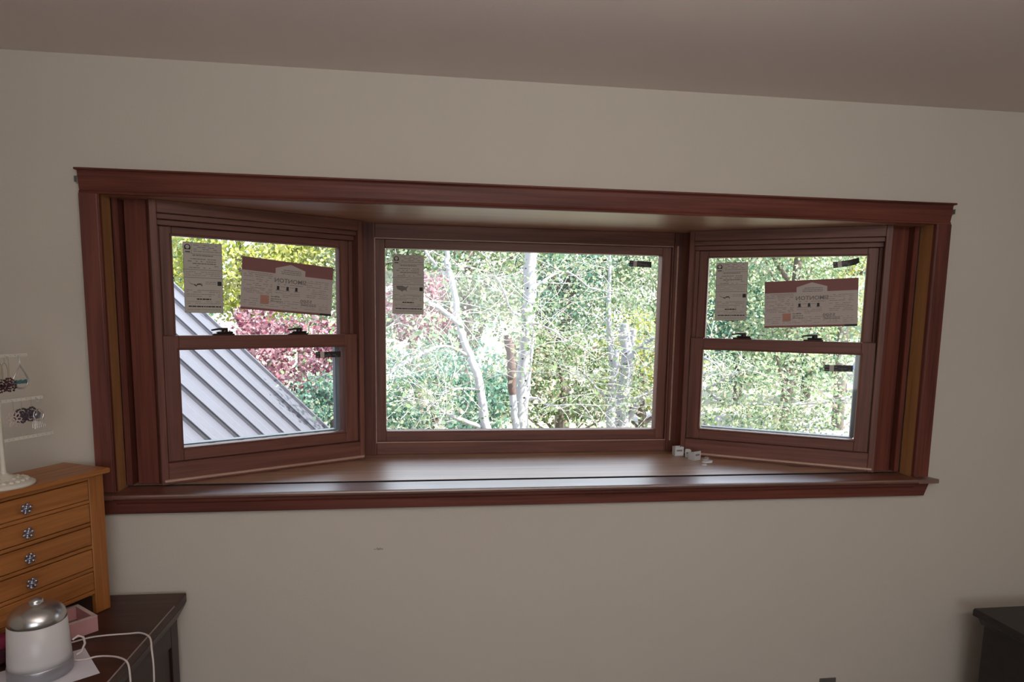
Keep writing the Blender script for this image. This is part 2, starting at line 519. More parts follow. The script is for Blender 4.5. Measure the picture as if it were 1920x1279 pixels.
    def build(s, name, mats, parent=None, loc=None, rot=None):
        me = bpy.data.meshes.new(name)
        me.from_pydata(s.v, [], s.f)
        if not isinstance(mats, (list, tuple)): mats = [mats]
        for m in mats: me.materials.append(m)
        me.polygons.foreach_set('material_index', s.mi)
        me.polygons.foreach_set('use_smooth', s.sm)
        me.update()
        bm = bmesh.new(); bm.from_mesh(me)
        if len(bm.faces) < 4000:
            bmesh.ops.recalc_face_normals(bm, faces=bm.faces[:]); bm.to_mesh(me)
        bm.free()
        o = bpy.data.objects.new(name, me)
        COL.objects.link(o)
        if parent: o.parent = parent
        if loc: o.location = loc
        if rot: o.rotation_euler = rot
        return o


def tag(o, label=None, cat=None, group=None, kind=None):
    if label: o['label'] = label
    if cat: o['category'] = cat
    if group: o['group'] = group
    if kind: o['kind'] = kind
    return o


def thing(name, label, cat, loc=(0, 0, 0), rz=0.0, group=None, kind=None, parent=None, rot=None):
    o = bpy.data.objects.new(name, None)
    o.empty_display_size = 0.05
    COL.objects.link(o)
    o.location = loc
    o.rotation_euler = rot if rot else (0, 0, rz)
    if parent: o.parent = parent
    return tag(o, label, cat, group, kind)


def text_mesh(body, height, width=None, mirror=False):
    """Flat lettering in the local x-z plane, centred on the origin."""
    cu = bpy.data.curves.new('lettering', 'FONT')
    cu.body = body
    cu.align_x = 'CENTER'; cu.align_y = 'CENTER'
    cu.resolution_u = 2
    cu.offset = 0.018
    o = bpy.data.objects.new('lettering', cu)
    COL.objects.link(o)
    bpy.context.view_layer.update()
    me = bpy.data.meshes.new_from_object(o.evaluated_get(bpy.context.evaluated_depsgraph_get()))
    vs = np.array([v.co[:] for v in me.vertices]); fs = [list(p.vertices) for p in me.polygons]
    bpy.data.objects.remove(o); bpy.data.curves.remove(cu); bpy.data.meshes.remove(me)
    mn, mx_ = vs.min(0), vs.max(0)
    c = (mn + mx_) / 2; d = mx_ - mn
    sx_ = (width / d[0]) if width else height / d[1]
    sz_ = height / d[1]
    x = (vs[:, 0] - c[0]) * sx_ * (-1 if mirror else 1)
    z = (vs[:, 1] - c[1]) * sz_
    return [(a, 0.0, b) for a, b in zip(x, z)], fs

# ------------------------------------------------------------------ the room
SEAT = 1.1885          # top of stool and window seat
HEADZ = 2.1454         # underside of the bay ceiling board
m = MB()
for (x0, x1, z0, z1) in ((-2.75, -1.465, -0.02, 2.56), (1.465, 2.75, -0.02, 2.56), (-1.465, 1.465, -0.02, SEAT - 0.03), (-1.465, 1.465, HEADZ + 0.03, 2.56)):
    m.box(x0, x1, 0.0, 0.14, z0, z1)
tag(m.build('wall_front', M['wall']), 'beige painted wall around the bay window with a small grey rub mark', 'wall', kind='structure')
m = MB().box(-2.89, -2.75, -4.6, 0.14, -0.02, 2.56)
tag(m.build('wall_left', M['wall']), 'beige painted side wall beside the dark dresser', 'wall', kind='structure')
m = MB().box(2.75, 2.89, -4.6, 0.14, -0.02, 2.56)
tag(m.build('wall_right', M['wall']), 'beige painted side wall beside the black nightstand', 'wall', kind='structure')
m = MB()
for (x0, x1, z0, z1) in ((-2.75, -1.2, -0.02, 2.56), (0.8, 2.75, -0.02, 2.56), (-1.2, 0.8, -0.02, 0.95), (-1.2, 0.8, 2.3, 2.56)):
    m.box(x0, x1, -4.6, -4.5, z0, z1)
tag(m.build('wall_back', M['wall']), 'beige painted wall behind the camera with an added window opening', 'wall', kind='structure')
tag(MB().box(-2.89, 2.89, -4.6, 0.14, 2.56, 2.70).build('ceiling', M['ceil']), 'warm grey painted flat ceiling', 'ceiling', kind='structure')
tag(MB().box(-2.89, 2.89, -4.6, 0.14, -0.12, -0.02).build('floor', M['carpet']), 'beige carpeted floor', 'floor', kind='structure')
w4 = thing('window_4', 'plain unseen window added behind the camera for fill daylight', 'window', (-0.2, -4.55, 0.95), kind='structure')  # unseen window, added to bring in fill light from behind
m = MB()
for (x0, x1, z0, z1) in ((-1.0, -0.94, 0, 1.35), (0.94, 1.0, 0, 1.35), (-0.94, 0.94, 0, 0.06), (-0.94, 0.94, 1.29, 1.35)):
    m.box(x0, x1, -0.03, 0.04, z0, z1, 0.004)
m.build('window_frame', M['cas_x'], w4)
MB().box(-0.94, 0.94, -0.004, 0.0, 0.06, 1.29).build('pane', M['glass'], w4)

# ---- window casing
cs = thing('trim_1', 'dark red brown wooden casing, stool and apron around the bay window', 'window casing', (0, 0, SEAT), kind='structure')
def zz(z): return z - SEAT
m = MB()
m.prism([(0.0, zz(2.144)), (-0.016, zz(2.144)), (-0.018, zz(2.150)), (-0.013, zz(2.154)), (-0.015, zz(2.160)), (-0.021, zz(2.196)),
         (-0.021, zz(2.208)), (-0.024, zz(2.213)), (0.0, zz(2.213))], 0, -1.4995, 1.4995)
m.build('head_casing', M['cas_x'], cs)
MB().box(-1.506, 1.508, -0.031, 0.0, zz(2.213), zz(2.2195), 0.0015).build('head_cap', M['cas_x'], cs)
for sg in (-1, 1):
    m = MB()
    pr = [(1.4435, 0.0), (1.4435, -0.014), (1.4465, -0.017), (1.4495, -0.012), (1.453, -0.014), (1.488, -0.019), (1.4995, -0.021), (1.4995, 0.0)]
    m.prism([(sg * a, b) for a, b in pr], 2, 0.0, zz(2.144))
    m.build('side_casing', M['cas_z'], cs)
m = MB()
top = [(0.0655, -0.004), (-0.040, -0.004), (-0.0450, -0.0058), (-0.0476, -0.0105), (-0.0465, -0.017), (-0.040, -0.0205), (0.0655, -0.0205)]
m.prism(top, 0, -1.442, 1.442)
for sg in (-1, 1):      # the ears that run past the casing
    vs = [(sg * 1.442, -0.0001), (sg * 1.442, -0.0476), (sg * 1.526, -0.0476), (sg * 1.526, -0.034), (sg * 1.512, -0.0001)]
    m.prism(vs, 2, -0.0200, -0.0044)
m.build('stool', M['stool'], cs)
m = MB()
m.prism([(-1.509, -0.0205), (1.509, -0.0205), (1.489, -0.0745), (-1.489, -0.0745)], 1, -0.020, 0.0)
m.prism([(-0.020, -0.022), (-0.027, -0.022), (-0.026, -0.034), (-0.020, -0.042)], 0, -1.44, 1.44)
m.build('apron', M['cas_x'], cs)
for sg in (-1, 1):
    MB().box(sg * 1.4435, sg * 1.466, 0.0, 0.064, -0.004, zz(2.17)).build('jamb_strip', M['jamb'], cs)
# small metal clips left at the upper corners of the casing
for nm, x, z, lab in (('curtain_clip', -1.5055, 2.186, 'small grey metal clip at upper left corner of the window casing'),
                      ('curtain_clip', 1.5085, 2.190, 'small grey metal clip at upper right corner of the window casing')):
    sg = -1 if x < 0 else 1
    t = thing(nm, lab, 'clip', (x, -0.001, z))
    m = MB().box(-0.0065, 0.0065, -0.003, 0.0, -0.012, 0.012, 0.001)
    m.box(sg * 0.0035, sg * 0.0065, -0.016, -0.002, -0.008, 0.010, 0.001)
    m.build('plate', M['metal'], t)
    MB().tube([(0, -0.003, 0.004), (0, -0.0055, 0.004)], 0.0025, 8).build('screw', M['metal'], t)

# ---- bay box: seat, ceiling board, posts, fillers
bay = thing('trim_2', 'wooden seat board, ceiling board and posts of the bay', 'bay lining', (0, 0, SEAT), kind='structure')
outl = [(-1.463, 0.0745), (1.463, 0.0745), (1.463, 0.17), (0.80, 0.62), (-0.80, 0.62), (-1.463, 0.17)]
MB().prism(outl, 2, -0.030, 0.0).build('seat_board', M['seat'], bay)
MB().box(-1.4425, 1.4425, 0.0733, 0.0745, -0.030, -0.0006).build('gap_shade_strip', M['gap_shade'], bay)  # dark strip painting the shade between stool and seat
outh = [(-1.463, 0.0), (1.463, 0.0), (1.463, 0.17), (0.80, 0.62), (-0.80, 0.62), (-1.463, 0.17)]
MB().prism(outh, 2, zz(HEADZ), zz(HEADZ) + 0.028).build('ceiling_board', M['soffit'], bay)
MB().prism([(-1.56, 0.141), (1.56, 0.141), (1.50, 0.26), (0.88, 0.72), (-0.88, 0.72), (-1.50, 0.26)], 2, zz(HEADZ) + 0.03, zz(HEADZ) + 0.16).build('bay_roof', M['siding'], bay)
MB().prism([(-1.50, 0.141), (1.50, 0.141), (1.48, 0.20), (0.82, 0.64), (-0.82, 0.64), (-1.48, 0.20)], 2, -0.20, -0.031).build('bay_base', M['siding'], bay)
Hh = zz(HEADZ)
for sg in (-1, 1):
    MB().prism([(sg * 0.637, 0.506), (sg * 0.680, 0.506), (sg * 0.699, 0.472), (sg * 0.80, 0.60), (sg * 0.637, 0.60)], 2, 0.0, Hh).build('corner_post', M['post'], bay)
    MB().box(sg * 1.344, sg * 1.412, 0.084, 0.104, 0.0, Hh, 0.002).build('filler_board', M['cas_z'], bay)
    MB().box(sg * 1.36, sg * 1.464, 0.116, 0.139, 0.0, Hh).build('recess_board', M['cas_z'], bay)
    MB().box(sg * 1.424, sg * 1.443, 0.070, 0.116, 0.0, Hh).build('recess_board', M['cas_z'], bay)

# ------------------------------------------------------------------ the three window units
def lock(parent, x, y, z):
    m = MB()
    m.box(x - 0.040, x + 0.034, y - 0.012, y + 0.012, z, z + 0.006, 0.002)
    m.box(x - 0.026, x + 0.030, y - 0.010, y + 0.010, z + 0.006, z + 0.013, 0.003)
    m.lathe([(0.011, 0), (0.011, 0.008), (0.007, 0.011)], 14, (x + 0.002, y, z + 0.012))
    m.tube([(x + 0.010, y - 0.004, z + 0.022), (x - 0.018, y - 0.010, z + 0.0225), (x - 0.046, y - 0.014, z + 0.018)], [0.0045, 0.004, 0.003], 8)
    m.build('sash_lock', M['lock'], parent)


def sash(parent, name, s, t0, t1, g0, g1, zb, gb, gt, zt, yf, yb, yg):
    """A sash: stiles, rails and bevelled glazing stops; the glass is its child."""
    m = MB()
    X = lambda a: s * a
    m.box(X(t0), X(g0), yf, yb, zb, zt, 0.002, 1)
    m.box(X(g1), X(t1), yf, yb, zb, zt, 0.002, 1)
    m.box(X(g0), X(g1), yf, yb, zb, gb, 0.002, 0)
    m.box(X(g0), X(g1), yf, yb, gt, zt, 0.002, 0)
    o = m.build(name, [M['fr_x'], M['fr_z']], parent)
    MB().box(X(g0 - 0.004), X(g1 + 0.004), yg - 0.002, yg + 0.002, gb - 0.004, gt + 0.004).build('pane', M['glass'], o)
    # slim sloped glazing bead around the glass
    b = MB()
    w_ = 0.007
    for (a0, a1, c0, c1) in ((g0 - w_, g0, gb, gt), (g1, g1 + w_, gb, gt)):
        b.box(X(a0), X(a1), yf - 0.003, yf + 0.004, c0 - w_, c1 + w_, 0.0025, 1)
    for (c0, c1) in ((gb - w_, gb), (gt, gt + w_)):
        b.box(X(g0 - w_), X(g1 + w_), yf - 0.003, yf + 0.004, c0, c1, 0.0025, 0)
    b.build('glazing_bead', [M['fr_x'], M['fr_z']], o)
    return o


def side_unit(name, label, sg):
    rz = R(30) if sg < 0 else R(-30)
    t = thing(name, label, 'window', (sg * 0.7562, 0.4237, SEAT), rz, kind='structure')
    s = sg
    X = lambda a: s * a
    Z = lambda f: f + 1.80 - SEAT
    # frame
    m = MB()
    m.box(X(-0.0756), X(-0.056), -0.034, 0.085, 0.0, Z(0.3454), 0.002, 1)
    m.box(X(0.653), X(0.6764), -0.034, 0.085, 0.0, Z(0.3454), 0.002, 1)
    m.box(X(-0.056), X(0.653), -0.034, 0.085, Z(0.304), Z(0.3454), 0.002, 0)
    m.box(X(-0.056), X(0.653), -0.018, 0.085, Z(0.2865), Z(0.304), 0.0015, 0)
    m.box(X(-0.056), X(0.653), 0.004, 0.085, Z(0.268), Z(0.2865), 0.0015, 0)
    m.box(X(-0.056), X(0.653), -0.034, 0.085, 0.0, Z(-0.5365), 0.002, 0)
    m.box(X(-0.056), X(-0.040), 0.020, 0.085, Z(-0.15), Z(0.268), 0.0015, 1)
    m.box(X(0.640), X(0.653), 0.020, 0.085, Z(-0.15), Z(0.268), 0.0015, 1)
    m.build('window_frame', [M['fr_x'], M['fr_z']], t)
    MB().tube([(X(-0.07), -0.036, Z(-0.5985)), (X(0.668), -0.036, Z(-0.5985))], 0.0055, 8).build('bottom_bead', M['edge'], t)
    lo_ = sash(t, 'lower_sash', s, -0.054, 0.651, 0.0, 0.6002, Z(-0.5355), Z(-0.4899), Z(-0.1501), Z(-0.1005), -0.020, 0.016, 0.0)
    up_ = sash(t, 'upper_sash', s, -0.039, 0.639, 0.0, 0.6002, Z(-0.150), Z(-0.1026), Z(0.2379), Z(0.2675), 0.0215, 0.056, 0.0377)
    for xx in ((-0.4475, -0.1778) if s < 0 else (0.1574, 0.4293)):
        lock(lo_, xx, -0.002, Z(-0.1005))
    # half-screen stop outside the lower glass
    e0 = -0.002 if s < 0 else 0.588
    m = MB().box(X(e0), X(e0 + 0.014), 0.040, 0.075, Z(-0.49), Z(-0.15), 0.001)
    m.box(X(e0 + 0.0155), X(e0 + 0.0175), 0.040, 0.060, Z(-0.49), Z(-0.15))
    m.box(X(0.0), X(0.60), 0.040, 0.075, Z(-0.494), Z(-0.4885), 0.001)
    m.build('screen_track', M['white_vinyl'], t)
    return t

side_unit('window_1', 'angled left double-hung window with labels and a metal roof outside', -1)
side_unit('window_3', 'angled right double-hung window with labels and aspen leaves outside', 1)

w2 = thing('window_2', 'wide fixed centre window with white aspen trunks outside', 'window', (0, 0.5127, SEAT), kind='structure')
Zc = lambda f: f + 1.80 - SEAT
m = MB()
m.box(-0.638, -0.632, -0.006, 0.09, 0.0, Hh, 0.001, 1); m.box(0.632, 0.638, 0.0, 0.09, 0.0, Hh, 0.001, 1)
m.box(-0.632, 0.632, 0.0, 0.09, Zc(0.2865), Hh, 0.002, 0)
m.box(-0.632, 0.632, 0.0, 0.09, 0.0, Zc(-0.5585), 0.002, 0)
m.build('window_frame', [M['fr_x'], M['fr_z']], w2)
m = MB()
m.box(-0.632, -0.5933, 0.016, 0.07, Zc(-0.5585), Zc(0.2865), 0.002, 1); m.box(0.5933, 0.632, 0.016, 0.07, Zc(-0.5585), Zc(0.2865), 0.002, 1)
m.box(-0.5933, 0.5933, 0.016, 0.07, Zc(0.2501), Zc(0.2865), 0.002, 0)
m.box(-0.5933, 0.5933, 0.016, 0.07, Zc(-0.5585), Zc(-0.5146), 0.002, 0)
sf = m.build('sash_frame', [M['fr_x'], M['fr_z']], w2)
MB().box(-0.597, 0.597, 0.029, 0.033, Zc(-0.518), Zc(0.254)).build('pane', M['glass'], sf)
m = MB()
m.box(-0.634, -0.630, -0.008, 0.0, Zc(-0.561), Zc(0.289), 0.001); m.box(-0.634, 0.634, -0.004, 0.001, Zc(0.2845), Zc(0.2885), 0.001)
m.box(-0.634, 0.634, -0.004, 0.001, Zc(-0.5605), Zc(-0.5560), 0.001)
m.prism([(0.634, 0.014), (0.652, -0.010), (0.656, -0.008), (0.640, 0.016)], 2, Zc(-0.561), Zc(0.289))
m.build('edge_highlight', M['edge'], w2)  # pale strips painting highlights along the frame's inner edges

# unseen eave added over the window to block the sun
tag(MB().box(-6, 6, 0.141, 1.05, 2.72, 2.86).build('trim_3', M['siding']), 'unseen eave added above the bay window to keep sun out', 'eave', kind='structure')

# ------------------------------------------------------------------ labels stuck to the panes
def unit_pt(sg, x, y, z):
    """Point on a side unit, from its own along-the-glass coordinate."""
    a = R(30) if sg < 0 else R(-30)
    return (sg * 0.7562 + x * math.cos(a) - y * math.sin(a), 0.4237 + x * math.sin(a) + y * math.cos(a), z), a


def place(o, p, rz, tilt):
    o.matrix_world = Matrix.Translation(p) @ Matrix.Rotation(rz, 4, 'Z') @ Matrix.Rotation(tilt, 4, 'Y')


def rows(m, x0, x1, z, h, y=-0.0011, dens=0.85, mi=0, rnd=random):
    x = x0
    while x < x1:
        l = rnd.uniform(0.004, 0.014)
        if rnd.random() < dens:
            m.quad_xz(x, min(x + l, x1), z, z + h, y, mi)
        x += l + rnd.uniform(0.0010, 0.0022)


def stuff_(o):
    o['kind'] = 'stuff'
    return o


def energy_label(label, p, rz, tilt, full_map):
    t = thing('energy_label', label, 'label', group='paper energy labels on the panes')
    W, H = 0.128, 0.244
    MB().box(-W / 2, W / 2, -0.0005, 0.0005, -H / 2, H / 2).build('label_sheet', M['paper'], t)
    top = H / 2
    m = MB()
    rr = random.Random(3)
    def line(z, h=0.0012, x0=-W / 2, x1=W / 2): m.quad_xz(x0, x1, z, z + h, -0.0010)
    line(top - 0.0012); line(-top); m.quad_xz(-W / 2, -W / 2 + 0.001, -top, top, -0.0010); m.quad_xz(W / 2 - 0.001, W / 2, -top, top, -0.0010)
    line(top - 0.040, x0=-W / 2 + 0.028); line(top - 0.0945, 0.0016); line(top - 0.122, 0.0016)
    m.quad_xz(-W / 2 + 0.0275, -W / 2 + 0.0285, top - 0.0385, top, -0.0010); line(top - 0.0385, 0.001, -W / 2, -W / 2 + 0.0285)
    for z in (0.010, 0.017, 0.024, 0.031): rows(m, -W / 2 + 0.034, W / 2 - 0.006, top - z, 0.0020, dens=0.7, rnd=rr)
    rows(m, -W / 2 + 0.03, W / 2 - 0.030, top - 0.046, 0.0032, dens=1, rnd=rr)
    for z in (0.058, 0.066): rows(m, -W / 2 + 0.014, W / 2 - 0.012, top - z, 0.0026, dens=0.45, rnd=rr)
    rows(m, -W / 2 + 0.03, W / 2 - 0.022, top - 0.074, 0.0034, dens=1, rnd=rr)
    for z in (0.081, 0.088): rows(m, -W / 2 + 0.018, W / 2 - 0.014, top - z, 0.0024, dens=0.5, rnd=rr)
    for z in (0.102, 0.108, 0.114): rows(m, -W / 2 + 0.006, W / 2 - 0.008, top - z, 0.0013, dens=0.9, rnd=rr)
    for z in (0.136, 0.142): rows(m, 0.006, W / 2 - 0.022, top - z, 0.0016, dens=0.9, rnd=rr)
    for z in (0.166, 0.172, 0.180, 0.187): rows(m, -W / 2 + 0.006, W / 2 - 0.010, top - z, 0.0017, dens=0.75, rnd=rr)
    for z in (0.205, 0.211, 0.233): rows(m, -W / 2 + 0.008, W / 2 - 0.010, top - z, 0.0013, dens=0.8, rnd=rr)
    stuff_(m.build('small_print', M['ink'], t))
    k = MB()
    rows(k, -W / 2 + 0.040, W / 2 - 0.040, top - 0.198, 0.0045, dens=1, rnd=rr)
    rows(k, -W / 2 + 0.012, W / 2 - 0.006, top - 0.2235, 0.0042, dens=1, rnd=rr)
    k.quad_xz(W / 2 - 0.018, W / 2 - 0.004, top - 0.147, top - 0.132, -0.0012)
    k.quad_xz(-W / 2 + 0.007, -W / 2 + 0.023, top - 0.035, top - 0.0315, -0.0012)
    stuff_(k.build('bold_print', M['ink2'], t))
    # round emblem: a dark arch with a pale disc
    e = MB()
    cx, cz = -W / 2 + 0.0145, top - 0.0175
    pts = [(cx - 0.0095, cz - 0.008), (cx + 0.0095, cz - 0.008)] + [(cx + 0.0105 * math.cos(a), cz + 0.0105 * math.sin(a)) for a in [i * PI / 12 for i in range(13)]]
    e.add([(a, -0.0012, b) for a, b in pts], [tuple(range(len(pts)))], 0)
    dd = [(cx + 0.0066 * math.cos(i * PI / 10), cz + 0.0012 + 0.0066 * math.sin(i * PI / 10)) for i in range(20)]
    e.add([(a, -0.0014, b) for a, b in dd], [tuple(range(20))], 1)
    e.build('round_emblem', [M['ink2'], M['paper']], t)
    # outline of the country, filled on the centre label, only its southern edge on the side ones
    us = [(0, 1), (.05, .93), (.3, .95), (.52, .96), (.56, .86), (.64, .84), (.70, .72), (.78, .80), (.86, .86), (.92, .96), (.97, .92), (.93, .80), (.88, .70), (.86, .58),
          (.82, .46), (.82, .36), (.86, .12), (.83, .02), (.78, .22), (.70, .26), (.62, .22), (.55, .22), (.50, .10), (.47, -.02), (.40, .12), (.34, .16), (.26, .26), (.16, .30), (.07, .36), (.02, .55), (-.02, .75)]
    mw, mh = 0.050, 0.026
    mx0, mz0 = -W / 2 + 0.016, top - 0.152
    pm = MB()
    if full_map:
        pm.add([(mx0 + a * mw, -0.0012, mz0 + b * mh) for a, b in us], [tuple(range(len(us)))])
    else:
        south = us[14:][::-1]
        for i in range(len(south) - 1):
            a, b = south[i], south[i + 1]
            th = 0.0016 + 0.0028 * (a[0] > .3)
            p0 = (mx0 + a[0] * mw, mz0 + a[1] * mh); p1 = (mx0 + b[0] * mw, mz0 + b[1] * mh)
            pm.add([(p0[0], -0.0012, p0[1]), (p1[0], -0.0012, p1[1]), (p1[0], -0.0012, p1[1] + th), (p0[0], -0.0012, p0[1] + th)], [(0, 1, 2, 3)])
    pm.build('map_print', M['ink'] if full_map else M['ink2'], t)
    place(t, p, rz, tilt)
    return t


def brand_label(label, p, rz, tilt):
    t = thing('brand_label', label, 'label', group='red topped maker labels on the upper panes')
    W, H = 0.348, 0.191
    MB().box(-W / 2, W / 2, -0.0005, 0.0005, -H / 2, H / 2).build('label_sheet', M['paper2'], t)
    T = H / 2
    rr = random.Random(8)
    m = MB()
    m.quad_xz(-W / 2, W / 2, T - 0.048, T, -0.0009)
    m.quad_xz(-W / 2, W / 2, -T, -T + 0.0085, -0.0009)
    m.build('red_band', M['red_ink'], t)
    MB().quad_xz(W / 2 - 0.046, W / 2, -T, -T + 0.0085, -0.0011).build('dark_corner', M['ink2'], t)
    hs = MB()
    hx = 0.004
    hs.add([(hx - 0.056, -0.0011, T - 0.058), (hx + 0.058, -0.0011, T - 0.058), (hx + 0.058, -0.0011, T - 0.028), (hx + 0.001, -0.0011, T - 0.010), (hx - 0.056, -0.0011, T - 0.028)], [(0, 1, 2, 3, 4)])
    hs.build('house_emblem', M['paper2'], t)
    tw = MB(); vs, fs = text_mesh('SIMONTON', 0.0165, 0.122, True)
    tw.add([(a + hx + 0.003, -0.0011, b + T - 0.0725) for a, _, b in vs], fs); tw.build('lettering', M['ink'], t)
    tw = MB(); vs, fs = text_mesh('5500', 0.0115, 0.046, True)
    tw.add([(a + 0.070, -0.0011, b - T + 0.0485) for a, _, b in vs], fs); tw.build('lettering', M['ink'], t)
    sp = MB()
    for z in (0.034, 0.041, 0.0475): rows(sp, hx - 0.034, hx + 0.042, T - z, 0.0024, -0.0013, 0.95, rnd=rr)
    for z in (0.0555, 0.062, 0.069, 0.078, 0.085, 0.094, 0.101, 0.110, 0.116, 0.122, 0.128): rows(sp, -W / 2 + 0.008, hx - 0.066, T - z, 0.0017, dens=0.72, rnd=rr)
    for z in (0.0875,): rows(sp, hx - 0.052, hx + 0.052, T - z, 0.0020, dens=0.8, rnd=rr)
    for z in (0.112, 0.120, 0.127, 0.134): rows(sp, hx - 0.054, hx + 0.040, T - z, 0.0016, dens=0.8, rnd=rr)
    for z in (0.064, 0.071, 0.080, 0.087, 0.097, 0.104, 0.111, 0.119, 0.126): rows(sp, hx + 0.066, W / 2 - 0.016, T - z, 0.0016, dens=0.72, rnd=rr)
    for z in (0.150, 0.158, 0.166, 0.173): rows(sp, -W / 2 + 0.010, W / 2 - 0.016, T - z, 0.0014, dens=0.45, rnd=rr)
    for z in (0.154, 0.160): rows(sp, 0.050, 0.112, T - z, 0.0028, dens=0.9, rnd=rr)
    for i, z in enumerate((0.137, 0.1455, 0.154)): rows(sp, -0.066, -0.032 + 0.006 * i, T - z, 0.0030, dens=1, rnd=rr)
    stuff_(sp.build('small_print', M['ink'], t))
    ic = MB()
    for x in (-0.040, -0.004, 0.030):
        ic.quad_xz(x - 0.0045, x + 0.0045, T - 0.106, T - 0.094, -0.0011); ic.quad_xz(x - 0.006, x + 0.006, T - 0.1085, T - 0.106, -0.0011)
    ic.quad_xz(-0.032, -0.012, T - 0.0965, T - 0.0955, -0.0011); ic.quad_xz(0.004, 0.022, T - 0.0965, T - 0.0955, -0.0011)
    stuff_(ic.build('window_icons', M['ink2'], t))
    MB().quad_xz(-0.104, -0.072, -T + 0.026, -T + 0.058, -0.0011).build('orange_square', M['orange_ink'], t)
    place(t, p, rz, tilt)
    return t


def black_strip(label, p, rz, tilt, W, H, curl=0.0, grey=True):
    t = thing('black_strip', label, 'sticker', group='narrow black strips on the panes')
    n = 8
    m = MB(); vs = []; fs = []
    for i in range(n + 1):
        u = i / n
        x = (u - 0.5) * W
        lift = curl * max(0, u - 0.55) ** 2
        hh = H * (1 - 0.35 * (u > 0.93) * (curl > 0))
        for (y, z) in ((-0.0005, -hh / 2), (-0.0005, H / 2), (0.0005, H / 2), (0.0005, -hh / 2)):
            vs.append((x, y - lift * 2, z + lift * 1.1))
    for i in range(n):
        for k in range(4):
            l = (k + 1) % 4
            fs.append((i * 4 + k, i * 4 + l, i * 4 + 4 + l, i * 4 + 4 + k))
    fs += [(0, 1, 2, 3), (n * 4, n * 4 + 1, n * 4 + 2, n * 4 + 3)]
    m.add(vs, fs); m.build('strip_sheet', M['strip'], t)
    if grey:
        k = MB(); rr = random.Random(int(W * 1e5))
        k.quad_xz(-W / 2 + W * .18, -W / 2 + W * .34, -H * .5, H * .5, -0.0008, 1)
        rows(k, -W / 2 + W * .02, -W / 2 + W * .16, -H * .32, H * .16, -0.0010, 0.9, rnd=rr)
        rows(k, -W / 2 + W * .02, -W / 2 + W * .16, H * .12, H * .2, -0.0010, 0.9, rnd=rr)
        rows(k, -W / 2 + W * .36, W * .05, H * .10, H * .12, -0.0010, 0.8, rnd=rr)
        rows(k, -W / 2 + W * .36, W * .30, -H * .12, H * .10, -0.0010, 0.8, rnd=rr)
        rows(k, -W / 2 + W * .36, W * .42, -H * .34, H * .10, -0.0010, 0.6, rnd=rr)
        stuff_(k.build('strip_print', [M['ink'], M['paper']], t))
    place(t, p, rz, tilt)
    return t

yu, yl = 0.0352, -0.0028
p, a = unit_pt(-1, -0.5008, yu, 1.8988); energy_label('narrow grey energy label on the upper pane of the left window', p, a, R(0.4), False)
p, a = unit_pt(1, 0.0965, yu, 1.8965); energy_label('narrow grey energy label on the upper pane of the right window', p, a, R(-1.2), False)
energy_label('narrow grey energy label with a filled map on the wide centre pane', (-0.4982, 0.5405, 1.9031), 0, R(0.6), True)
p, a = unit_pt(-1, -0.1987, yu, 1.8764); brand_label('wide red topped label hanging askew on the upper left window pane', p, a, R(4.2))
p, a = unit_pt(1, 0.4063, yu, 1.8500); brand_label('wide red topped label on the upper pane of the right window', p, a, R(-2.7))
p, a = unit_pt(1, 0.5267, yu, 2.0093); black_strip('narrow black strip with a peeling end above the red topped label, right window', p, a, R(-8.3), 0.0936, 0.024, 0.018)
p, a = unit_pt(1, 0.526, yl, 1.5935); black_strip('narrow black strip on the lower pane of the right window', p, a, R(-1.6), 0.1035, 0.0255)
p, a = unit_pt(-1, -0.0614, yl, 1.6194); black_strip('narrow black and grey strip on the lower pane of the left window', p, a, R(-0.4), 0.103, 0.0231)
black_strip('narrow black strip in the upper corner of the wide centre pane', (0.4985, 0.5405, 2.0118), 0, R(1.9), 0.0998, 0.0255)

# ------------------------------------------------------------------ bits left on the window seat
def open_cup(label, p, rz, w, d, h, th=0.0022, slope=0.0, lie=False):
    t = thing('plastic_block', label, 'plastic block', (p[0], p[1], SEAT + 0.0003), rz, 'clear plastic blocks on the window seat')
    m = MB()
    m.box(-w / 2, w / 2, -d / 2, d / 2, 0, th * 1.5, 0.0008)
    m.box(-w / 2, w / 2, -d / 2, -d / 2 + th, 0, h, 0.0008); 
    m.prism([(-d / 2, 0), (d / 2, 0), (d / 2, h - slope), (-d / 2, h)], 0, -w / 2, -w / 2 + th)
    m.prism([(-d / 2, 0), (d / 2, 0), (d / 2, h - slope), (-d / 2, h)], 0, w / 2 - th, w / 2)
    m.box(-w / 2, w / 2, d / 2 - th, d / 2, 0, h - slope, 0.0008)
    m.box(-w / 2, w / 2, -d / 2, d / 2, h * 0.5, h * 0.5 + th)
    m.build('shell', M['clear'], t)
    MB().box(-w * .32, w * .32, -d / 2 - 0.0006, -d / 2 - 0.0001, h * .52, h * .70).build('embossed_mark', M['ink'], t)
    return t
open_cup('clear plastic block at the far left end of the little heap', (0.660, 0.420), R(4), 0.040, 0.030, 0.040)
open_cup('smallest clear plastic block, second from the left in the heap', (0.690, 0.383), R(-14), 0.024, 0.024, 0.034)
open_cup('slanted clear plastic block nearest the stool edge of the heap', (0.697, 0.330), R(24), 0.038, 0.036, 0.040, slope=0.010)
t = thing('plastic_cup', 'round clear plastic cup behind the slanted block on the seat', 'cup', (0.765, 0.418, SEAT + 0.0003))
m = MB().lathe([(0.0195, 0.0), (0.0195, 0.004), (0.0195, 0.046), (0.0175, 0.046), (0.0175, 0.005), (0.001, 0.005)], 24)
m.build('shell', M['clear'], t)
MB().lathe([(0.0203, 0.042), (0.0203, 0.0465), (0.0172, 0.0465), (0.0172, 0.042)], 24).build('rim', M['clear'], t)

